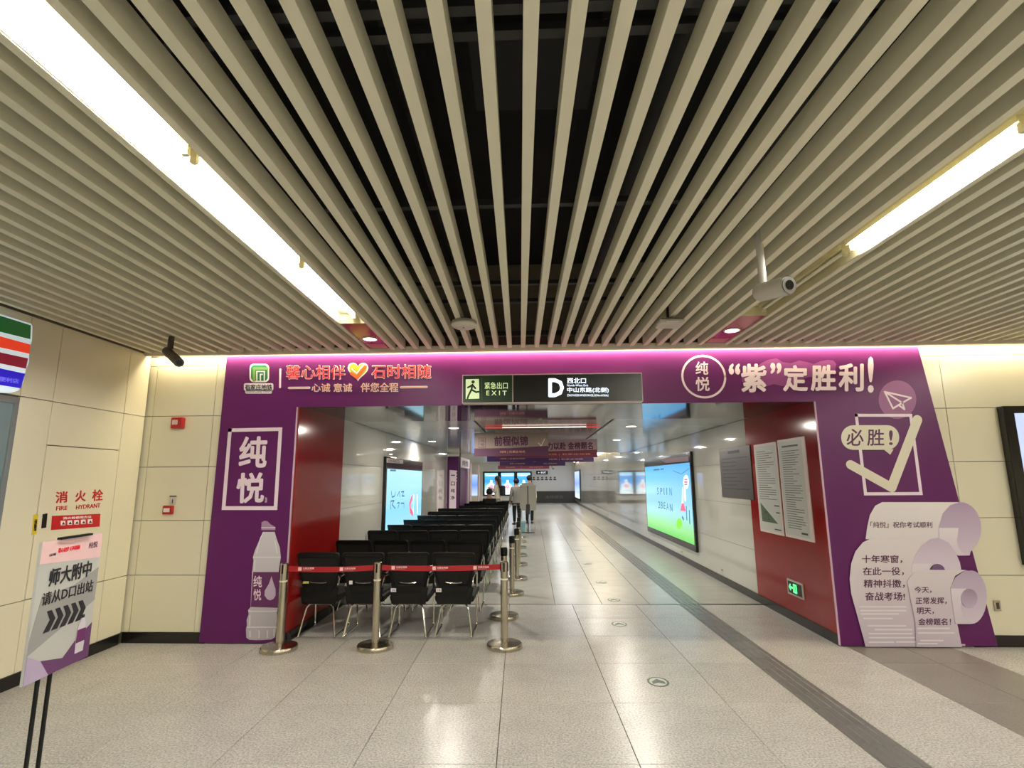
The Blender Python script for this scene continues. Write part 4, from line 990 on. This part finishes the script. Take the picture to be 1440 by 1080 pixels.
# ================================================================== CHAIRS
def roundpath(pts, r=.05, n=4):
    pts = [Vector(p) for p in pts]; out = [pts[0]]
    for i in range(1, len(pts) - 1):
        a, b, c_ = pts[i - 1], pts[i], pts[i + 1]
        d1 = (a - b); d2 = (c_ - b); rr = min(r, d1.length * .45, d2.length * .45)
        p, q = b + d1.normalized() * rr, b + d2.normalized() * rr
        for k in range(n + 1):
            t = k / n; out.append(p * (1 - t) ** 2 + b * 2 * t * (1 - t) + q * t ** 2)
    out.append(pts[-1]); return out
def make_chair(label, loc):
    """faces +Y; origin on the floor below the back"""
    t = thing('conference_chair', label, 'chair', loc, 0, 'black chairs in rows behind the belt')
    hw = .190
    # chrome sled frame: rear arch, floor runners, front uprights bending back as arm rails
    obj('rear_arch', MB().tube(roundpath([(-hw + .0, .02, .012), (-.135, .10, .325), (.135, .10, .325), (hw, .02, .012)], .06, 5), .0105, 8), M_chrome, t, world=False, smooth=True)
    for s in (-1, 1):
        obj('side_frame', MB().tube(roundpath([(s * hw, .02, .012), (s * hw, .47, .012), (s * (hw + .005), .44, .60), (s * (hw + .005), .10, .60), (s * .185, .07, .53)], .05, 4), .0105, 8), M_chrome, t, world=False, smooth=True)
        obj('armrest', MB().box(s * (hw + .003) - .016, s * (hw + .003) + .016, .13, .41, .606, .626), M_blackp, t, world=False, bevel=.008)
        obj('arm_bolt', MB().tube([(s * .19, .045, .53), (s * .19, .06, .53)], .012, 10), M_chrome, t, world=False, smooth=True)
    obj('seat', MB().hexa([(-.20, .08, .34), (.20, .08, .34), (.215, .50, .37), (-.215, .50, .37)], [(-.21, .06, .41), (.21, .06, .41), (.225, .51, .43), (-.225, .51, .43)]), M_seat, t, world=False, bevel=.02)
    obj('seat_shell', MB().hexa([(-.175, .03, .335), (.175, .03, .335), (.175, .07, .325), (-.175, .07, .325)], [(-.205, .035, .50), (.205, .035, .50), (.205, .055, .50), (-.205, .055, .50)]), M_blackp, t, world=False, bevel=.008)
    fr = roundpath([(-.15, .045, .50), (-.205, .02, .66), (-.213, -.035, .85), (.213, -.035, .85), (.205, .02, .66), (.15, .045, .50)], .03, 3)
    obj('back_frame', MB().tube(fr, .014, 6), M_blackp, t, world=False, smooth=True)
    obj('top_rail', MB().hexa([(-.208, -.036, .812), (.208, -.036, .812), (.208, -.018, .812), (-.208, -.018, .812)], [(-.212, -.046, .858), (.212, -.046, .858), (.212, -.028, .858), (-.212, -.028, .858)]), mat('rail_black', (13, 13, 14), .4, spec=.3), t, world=False, bevel=.006)
    mb = MB(); N = 6
    rowsb = [(.47, .045, .18), (.58, .04, .195), (.66, .022, .20), (.75, -.005, .205), (.83, -.028, .205)]
    vs = []
    for z, y, wv in rowsb:
        for k in range(N + 1):
            u_ = -1 + 2 * k / N; vs.append((u_ * wv, y + .012 * (1 - u_ * u_), z))
    nb = len(vs); vs += [(p[0], p[1] + .006, p[2]) for p in vs]
    fs = []
    for i in range(len(rowsb) - 1):
        for k in range(N):
            a_ = i * (N + 1) + k; fs.append((a_, a_ + 1, a_ + N + 2, a_ + N + 1)); fs.append((a_ + nb, a_ + N + 1 + nb, a_ + N + 2 + nb, a_ + 1 + nb))
    mb.add(vs, fs); obj('mesh_back', mb, M_meshf, t, world=False, smooth=True)
    obj('lumbar_strip', MB().tube([(-.085, .012, .553), (-.05, .006, .548), (0, .004, .546), (.05, .006, .548), (.085, .012, .553)], .0055, 6), M_chrome, t, world=False, smooth=True)
    obj('lower_bracket', MB().hexa([(-.13, .03, .44), (.13, .03, .44), (.13, .045, .44), (-.13, .045, .44)], [(-.16, .02, .52), (.16, .02, .52), (.16, .04, .52), (-.16, .04, .52)]), M_blackp, t, world=False, bevel=.006)
    return t
def rowx(i):
    Y = 5.83 + (0, 1.13, 2.45, 3.45, 4.6, 5.85, 7.2, 8.6, 10.0, 11.5, 13.1)[i]
    right = -.60 - .016 * (Y - 5.83)
    span = right - (XL + .018) - .444
    n = 4 if i < 8 else 3
    pitch = min(.487, span / 3) if n == 4 else .452
    return Y, [right - .222 - pitch * k for k in range(n)][::-1]
first = None
cn = {4: ['leftmost', 'second from left', 'third from left', 'rightmost'], 3: ['left', 'middle', 'right']}
for i in range(11):
    Y, xs_ = rowx(i)
    for k, x in enumerate(xs_):
        rowname = 'front row by the belt' if i == 0 else ('last row' if i == 10 else ordn[i] + ' row')
        lb = 'black mesh-back chair with chrome frame, %s, %s' % (rowname, cn[len(xs_)][k])
        if first is None: first = make_chair(lb, (x, Y, 0)); o = first
        else:
            o = dup(first, (x, Y, 0), random.uniform(-.006, .006), lb)
        first_row = i == 0
fr0 = [o for o in COL.objects if o.name.startswith('conference_chair') and o.parent is None][:4]
for idx, ox, z in ((2, -.155, .475), (3, -.155, .475), (1, -.16, .55)):
    o = fr0[idx]; x, y = o.location.x, o.location.y
    obj('number_tag', MB().box(x + ox - .028 if idx != 1 else x - .15, x + ox + .028 if idx != 1 else x - .115, y + .012, y + .016, z - .018, z + .018), M_inkwhite, o)
    if idx != 1: text('tag_number', Plane((x + ox, y + .012, z), (0, -1, 0), (1, 0, 0)), '25' if idx == 2 else '18', ((-.014, .008), (.014, .008), (.014, -.008), (-.014, -.008)), M_inkdk, o, .0005, .0, th=.0006, uv=True)
o = fr0[0]; obj('yellow_tag', MB().box(o.location.x - .16, o.location.x - .10, o.location.y + .0, o.location.y + .006, .542, .562), mat('tag_yellow', (214, 206, 110), .5), o)

# ================================================================== WALL DEVICES
PFr = Plane((0, GY, 0), (0, -1, 0), (1, 0, 0))
t = thing('fire_sounder', 'small square red fire alarm sounder high on the cream wall, left', 'alarm', (-3.79, GY, 2.21))
obj('housing', MB().box(-3.845, -3.715, GY - .06, GY - .001, 2.155, 2.275), mat('alarm_red', (168, 22, 26), .3), t, bevel=.012)
obj('strobe', MB().box(-3.825, -3.765, GY - .066, GY - .06, 2.195, 2.245), mat('strobe_pale', (220, 190, 190), .3), t, bevel=.003)
t = thing('call_point', 'small red fire call point lower on the cream wall, left', 'alarm', (-3.79, GY, 1.3))
obj('housing', MB().box(-3.845, -3.745, GY - .045, GY - .001, 1.262, 1.35), MATS['alarm_red'], t, bevel=.008)
obj('glass', MB().box(-3.83, -3.765, GY - .05, GY - .045, 1.285, 1.325), mat('call_white', (232, 220, 214), .3), t)
t = thing('switch_plate', 'small metal plate with a slot just above the red call point', 'switch', (-3.79, GY, 1.4))
obj('plate', MB().box(-3.80, -3.735, GY - .008, GY - .001, 1.36, 1.44), M_camw, t); obj('slot', MB().box(-3.772, -3.764, GY - .011, GY - .008, 1.375, 1.415), M_inkdk, t)
obj('hood', MB().box(-3.80, -3.735, GY - .018, GY - .001, 1.44, 1.452), M_camd, t)
t = thing('socket_plate', 'small steel socket plate low on the cream wall, right of the scroll board', 'socket', (4.45, GY, .4))
a = PFr.px(1398, 859); b = PFr.px(1405, 844)
obj('plate', MB().box(a[0], b[0], GY - .012, GY - .001, a[1], b[1]), M_steel, t, bevel=.002); obj('slot', MB().box(a[0] + .02, b[0] - .015, GY - .014, GY - .012, a[1] + .02, b[1] - .02), M_camd, t)
t = thing('wall_screen', 'black-framed bluish wall screen at the right edge of the view', 'display', (5.4, GY, 1.4))
obj('frame', MB().box(4.76, 6.3, GY - .08, GY - .001, .75, 2.30), M_dispblk, t, bevel=.006)
obj('screen', MB().box(4.86, 6.2, GY - .084, GY - .079, .86, 2.225), mat('screen_lilac', (176, 190, 226), .2, emit=.9), t)

# ---- striped shop sign, top left
t = thing('striped_shop_sign', 'lit shop sign with green, orange, dark red and blue stripes, top left', 'sign', H(LX + .1, 3.5, 2.3))
PSs = Plane(H(LX + .12, 0), H(1, 0), H(0, 1))
def sh(pts, name, m, lift, th, par): return poly(name, PSs, pts, m, par, lift, th)
def yl(x, y0, y1): return y0 + (y1 - y0) * (x / 45.0)
def band(x1a, ya, yb, x2b, yc, yd):
    """left end ya..yc at x=-60 extrapolated, right end yb (x1a) .. yd (x2b)"""
    k1 = (yb - ya) / x1a; k2 = (yd - yc) / x2b
    return [(-60, ya - 60 * k1), (x1a, yb), (x2b, yd), (-60, yc - 60 * k2)]
M_sw = mat('sign_glow_white', (206, 224, 232), .4, emit=.55)
sh([(-60, 423), (43, 455), (45.5, 458), (45, 478), (41, 492), (41, 510), (36, 520), (33, 537), (26, 549), (14, 552.5), (-60, 552)], 'light_box', M_sw, -.11, .11, t)
sh(band(43, 444, 457.5, 42.2, 466.5, 477), 'stripe', mat('stripe_green', (14, 92, 40), .35, emit=.35), .001, .002, t)
sh(band(42.2, 473, 484.5, 41, 488.5, 497.5), 'stripe', mat('stripe_orange', (238, 66, 34), .35, emit=.5), .001, .002, t)
sh(band(39, 495.5, 504, 36, 511, 518.5), 'stripe', mat('stripe_wine', (128, 12, 40), .35, emit=.4), .001, .002, t)
sh(band(35, 518, 525.5, 28.5, 541.5, 546), 'stripe', mat('stripe_blue', (26, 16, 188), .35, emit=.5), .001, .002, t)
text('lettering', PSs, '便利店', ((-2, 529), (26, 533), (25.5, 539.5), (-2, 536)), mat('stripe_text', (110, 110, 226), .4, emit=.5), t, .0035, .02, th=.001)

# ---- poster on twin poles, front left
Ya, Yb, XB = 2.42, 2.85, -2.2
ang = math.atan2(2.249 - 2.193, 2.841 - 2.428)
B0 = Vector((-2.193, 2.428, 0)); B1 = Vector((-2.249, 2.841, 0)); bt_ = (B1 - B0).normalized(); bn = Vector((bt_.y, -bt_.x, 0)); W = (B1 - B0).length
t = thing('poster_stand', 'tall poster with black chevrons on twin black poles, front left', 'sign', (B0 + B1) / 2)
PB = Plane(B0, bn, bt_)
zb0, zb1 = .735, 1.335
def bq(u, v): return (u * W, zb0 + v * (zb1 - zb0))
def bpoly(name, pts, m, lift, th=.0008): mb = MB(); prism(mb, PB, [bq(*q) for q in pts], lift, th); return obj(name, mb, m, t)
bpoly('board', [(0, 0), (1, 0), (1, 1), (0, 1)], mat('board_grey', (186, 186, 182), .35), -.012, .012)
bpoly('pink_header', [(.0, .84), (1, .80), (1, 1), (0, 1)], mat('poster_pink', (228, 190, 190), .4), .0005)
bpoly('grey_cloud', [(.1, .60), (.0, .30), (.0, .20), (1, .45), (1, .72), (.6, .62)], mat('poster_grey', (150, 150, 148), .4), .0005)
bpoly('purple_foot', [(0, 0), (1, 0), (1, .27), (.72, .17), (.55, .08), (.2, .13), (0, .20)], mat('poster_purple', (96, 52, 100), .4), .0012)
bpoly('lilac_corner', [(0, 0), (.35, .0), (.2, .13), (0, .20)], mat('poster_lilac', (176, 160, 190), .4), .002)
def btext(s, u0, v0, u1, v1, m, b=.01): text('lettering', PB, s, (bq(u0, v1), bq(u1, v1), bq(u1, v0), bq(u0, v0)), m, t, .0022, b, th=.0008, uv=True)
btext('师大附中', .17, .66, .86, .79, M_inkdk, .022); btext('请从D口出站', .10, .53, .93, .625, M_inkdk, .012)
btext('石家庄地铁', .12, .885, .22, .905, M_inkdk, 0); btext('馨心相伴 石时相随', .25, .90, .60, .935, M_inkred, .01); btext('纯悦', .76, .89, .92, .94, M_inkpur, 0)
for k in range(5):
    u = .20 + .125 * k
    bpoly('chevron', [(u, .48), (u + .07, .48), (u + .145, .41), (u + .07, .325), (u - .02, .325), (u + .06, .41)], M_inkdk, .0022)
bpoly('bottle_print', [(.74, .07), (.88, .07), (.89, .20), (.87, .30), (.84, .335), (.79, .335), (.75, .29), (.73, .20)], mat('poster_bottle', (206, 200, 208), .4), .003)
bpoly('bottle_label', [(.735, .15), (.89, .15), (.885, .25), (.74, .25)], MATS['label_purple'], .004)
bpoly('bottle_cap', [(.79, .335), (.84, .335), (.84, .36), (.79, .36)], M_inkdk, .003)
mb = MB(); 
for v0_ in (1.0,): mb.box(-.11, .11, -.014, .006, 1.335, 1.345, Matrix.Translation((B0 + B1) / 2) @ Matrix.Rotation(math.atan2(bt_.y, bt_.x), 4, 'Z'))
obj('top_clip', mb, M_blackp, t)
Rz = Matrix.Rotation(math.atan2(bt_.y, bt_.x), 4, 'Z')
for u in (.30, .48):
    q = B0 + bt_ * (u * W) - bn * .025
    obj('pole', MB().tube([q, q + Vector((0, 0, zb0 + .3))], .009, 10), M_blackp, t, smooth=True)
q = B0 + bt_ * (.39 * W) - bn * .025
obj('foot_plate', MB().box(-.2, .2, -.15, .15, 0, .012, Matrix.Translation(q) @ Rz), M_blackp, t, bevel=.003)

# ================================================================== FAR THINGS AND PEOPLE
t = thing('partition_board', 'plain white standing partition board at the end of the chairs', 'board', (-.13, 18, 0))
obj('panel', MB().box(-.398, .127, 18.0, 18.03, .60, 1.415), mat('partition_white', (206, 200, 186), .45), t)
obj('foot', MB().box(-.36, -.33, 17.97, 18.06, 0, .60).box(.06, .09, 17.97, 18.06, 0, .60), M_device, t)
t = thing('music_stand', 'thin black sign stand with a tilted white top before the partition', 'stand', (-.13, 16.9, 0))
obj('pole', MB().tube([(-.13, 16.9, .02), (-.13, 16.9, 1.42)], .016, 8), M_camd, t); obj('base', MB().box(-.32, .06, 16.85, 16.95, 0, .02).box(-.15, -.11, 16.7, 17.1, 0, .02), M_camd, t)
obj('tray', MB().hexa([(-.32, 16.8, 1.40), (.06, 16.8, 1.40), (.06, 17.0, 1.47), (-.32, 17.0, 1.47)], [(-.32, 16.8, 1.415), (.06, 16.8, 1.415), (.06, 17.0, 1.485), (-.32, 17.0, 1.485)]), M_paper, t)
obj('bag', MB().box(-.19, -.07, 16.84, 16.96, .55, .85), M_camd, t, bevel=.02)
t = thing('waste_bin', 'small pale blue bin beside the partition board', 'bin', (-.36, 17.4, 0))
obj('tub', MB().lathe([(.10, 0), (.13, .28), (.135, .30), (.12, .30), (.11, .04)], (-.33, 17.35, 0), 20), mat('bin_blue', (150, 200, 206), .4), t, smooth=True)
obj('bin_liner', MB().lathe([(.138, .27), (.142, .32), (.12, .31)], (-.33, 17.35, 0), 20), mat('liner', (190, 220, 222), .4), t, smooth=True)

def skin(name, verts, edges, radii, m, parent, lv=1, root=0):
    me = bpy.data.meshes.new(name); me.from_pydata(verts, edges, []); me.materials.append(m)
    o = bpy.data.objects.new(name, me); COL.objects.link(o); o.parent = parent
    s = o.modifiers.new('skin', 'SKIN')
    for i, v in enumerate(me.skin_vertices[0].data if me.skin_vertices else []): v.radius = (.05, .05)
    if not me.skin_vertices:
        bm = bmesh.new(); bm.from_mesh(me); bm.verts.layers.skin.verify(); bm.to_mesh(me); bm.free()
    for i, v in enumerate(me.skin_vertices[0].data):
        r = radii[i]; v.radius = (r, r) if not isinstance(r, tuple) else r; v.use_root = (i == root)
    s.use_smooth_shade = True
    ss = o.modifiers.new('sub', 'SUBSURF'); ss.levels = lv; ss.render_levels = lv
    return o
M_skin = mat('skin', (206, 160, 134), .5); M_hair = mat('hair_dark', (20, 18, 18), .5); M_hairb = mat('hair_brown', (58, 40, 34), .5)
def person(label, loc, rot, top, bottom, hair, pose='stand', longhair=False, height=1.68, toph=.0, pack=None, arms='down'):
    t = thing('person', label, 'person', loc, rot)
    k = height / 1.70
    seat = pose == 'sit'
    hz = .50 if seat else .92 * k
    def V(x, y, z): return (x, y, z)
    # skeleton faces +Y
    P = dict(pel=(0, 0, hz), wa=(0, .01, hz + .16), ch=(0, .02, hz + .38), nk=(0, .03, hz + .53), hd0=(0, .045, hz + .62), hd1=(0, .05, hz + .73))
    vs = [P['pel'], P['wa'], P['ch'], P['nk'], P['hd0'], P['hd1']]; es = [(0, 1), (1, 2), (2, 3), (3, 4), (4, 5)]; rd = [(.15, .11), (.125, .10), (.155, .105), .05, .085, .09]
    arm_i = []; leg_i = []
    for s in (-1, 1):
        b_ = len(vs)
        if arms == 'phone': A = [(s * .17, .02, hz + .46), (s * .21, .02, hz + .20), (s * .10, .26, hz + .32), (s * .07, .32, hz + .36)]
        elif seat: A = [(s * .17, .02, hz + .46), (s * .23, .06, hz + .22), (s * .16, .26, hz + .14), (s * .12, .32, hz + .14)]
        else: A = [(s * .17, .02, hz + .46), (s * .22, .0, hz + .20), (s * .23, .06, hz - .03), (s * .23, .08, hz - .12)]
        vs += A; es += [(2, b_), (b_, b_ + 1), (b_ + 1, b_ + 2), (b_ + 2, b_ + 3)]; rd += [.058, .043, .032, .030]; arm_i.append(b_)
        l_ = len(vs)
        if seat: L_ = [(s * .09, .02, hz - .02), (s * .11, .42, hz - .02), (s * .11, .44, .08), (s * .11, .55, .04)]
        else: L_ = [(s * .085, .0, hz - .08), (s * .09, .015, hz * .52), (s * .09, -.01, .08), (s * .09, .11, .035)]
        vs += L_; es += [(0, l_), (l_, l_ + 1), (l_ + 1, l_ + 2), (l_ + 2, l_ + 3)]; rd += [.085, .06, .042, .035]; leg_i.append(l_)
    skin('body', vs, es, rd, M_skin, t, 1)
    # clothes as slightly fuller shells over the same joints
    tv = [vs[0], vs[1], vs[2], (0, .03, hz + .49)]; te = [(0, 1), (1, 2), (2, 3)]; tr = [(.175, .13), (.15, .12), (.175, .125), .07]
    if toph: tv = [(0, 0, hz - toph)] + tv; te = [(0, 1), (1, 2), (2, 3), (3, 4)]; tr = [(.19, .15)] + tr
    ci = 3 if toph else 2
    for b_ in arm_i:
        n0 = len(tv); tv += [vs[b_], vs[b_ + 1], vs[b_ + 2]]; te += [(ci, n0), (n0, n0 + 1), (n0 + 1, n0 + 2)]; tr += [.072, .056, .046]
    skin('top_garment', tv, te, tr, top, t, 1, 1)
    bv = [(0, 0, hz + .02)]; be = []; bd = [(.16, .12)]
    for l_ in leg_i:
        n0 = len(bv); bv += [vs[l_], vs[l_ + 1], vs[l_ + 2]]; be += [(0, n0), (n0, n0 + 1), (n0 + 1, n0 + 2)]; bd += [.10, .072, .058]
        sx, sy, sz = vs[l_ + 3]
        obj('shoe', MB().hexa([(sx - .045, sy - .17, 0), (sx + .045, sy - .17, 0), (sx + .045, sy + .10, 0), (sx - .045, sy + .10, 0)], [(sx - .035, sy - .16, .09), (sx + .035, sy - .16, .09), (sx + .035, sy + .07, .05), (sx - .035, sy + .07, .05)]), M_camd, t, world=False, bevel=.02)
    skin('trousers', bv, be, bd, bottom, t, 1)
    hc = Vector((0, .035, hz + .70))
    cap = MB(); prof = [(.015, .125), (.06, .112), (.095, .07), (.108, .02), (.100, -.03), (.07, -.07)]
    cap.lathe(prof, hc + Vector((0, -.012, 0)), 16); obj('hair', cap, hair, t, world=False, smooth=True)
    if longhair: obj('long_hair', MB().hexa([(-.10, -.13, hz + .36), (.10, -.13, hz + .36), (.08, -.06, hz + .36), (-.08, -.06, hz + .36)], [(-.10, -.10, hz + .74), (.10, -.10, hz + .74), (.10, .03, hz + .74), (-.10, .03, hz + .74)]), hair, t, world=False, bevel=.03)
    fy = .05 + .092
    obj('nose', MB().hexa([(-.014, fy - .01, hz + .655), (.014, fy - .01, hz + .655), (.004, fy + .018, hz + .66), (-.004, fy + .018, hz + .66)], [(-.008, fy - .01, hz + .70), (.008, fy - .01, hz + .70), (.003, fy, hz + .70), (-.003, fy, hz + .70)]), M_skin, t, world=False)
    for s in (-1, 1):
        obj('eye', MB().lathe([(.002, .008), (.010, 0), (.002, -.008)], (s * .034, fy - .004, hz + .70), 8), M_lens, t, world=False)
        obj('ear', MB().lathe([(.004, .028), (.016, 0), (.004, -.028)], (s * .092, .04, hz + .68), 8), M_skin, t, world=False)
    obj('mouth', MB().box(-.025, .025, fy - .006, fy + .002, hz + .632, hz + .638), M_inkred, t, world=False)
    for b_ in arm_i:
        w_ = Vector(vs[b_ + 3]); d_ = (w_ - Vector(vs[b_ + 2])).normalized(); sd_ = d_.cross(Vector((0, 0, 1)))
        if sd_.length < .3: sd_ = Vector((0, 1, 0))
        sd_.normalize(); mb = MB()
        for f in range(4):
            o_ = sd_ * (-.024 + .016 * f); ln = (.06, .07, .066, .052)[f]
            mb.tube([w_ + o_, w_ + o_ + d_ * (.03 + ln * .5), w_ + o_ + d_ * (.03 + ln) + Vector((0, 0, -.012))], .008, 6)
        mb.tube([w_ - sd_ * .02, w_ - sd_ * .045 + d_ * .03, w_ - sd_ * .05 + d_ * .055], .009, 6)
        obj('fingers', mb, M_skin, t, world=False, smooth=True)
    if pack: obj('backpack', MB().box(-.14, .14, -.27, -.12, hz + .08, hz + .46), pack, t, world=False, bevel=.05)
    return t
M_coat = mat('cream_coat', (222, 212, 190), .7); M_blk = mat('black_cloth', (20, 20, 22), .8); M_greyc = mat('grey_shirt', (132, 128, 118), .7); M_whs = mat('white_shirt', (222, 224, 214), .7)
person('standing person with long brown hair, cream coat and black backpack', (-1.30, 21.0, 0), math.radians(70), M_coat, M_coat, M_hairb, 'stand', True, 1.68, .25, M_blk, 'phone')
person('standing person in grey top and black trousers left of the partition', (-.56, 20.0, 0), math.radians(20), M_greyc, M_blk, M_hair, 'stand', False, 1.52, .05)
person('standing person in white shirt behind the white partition', (-.10, 20.4, 0), math.radians(-10), M_whs, M_blk, M_hair, 'stand', False, 1.72, .08)
# seated on a chair of the last rows
Ys, xs_ = rowx(9)
person('seated person in black on one of the last chairs, seen from behind', (xs_[1] + .10, Ys + .20, 0), 0, M_blk, M_blk, M_hair, 'sit', False, 1.70, .0)
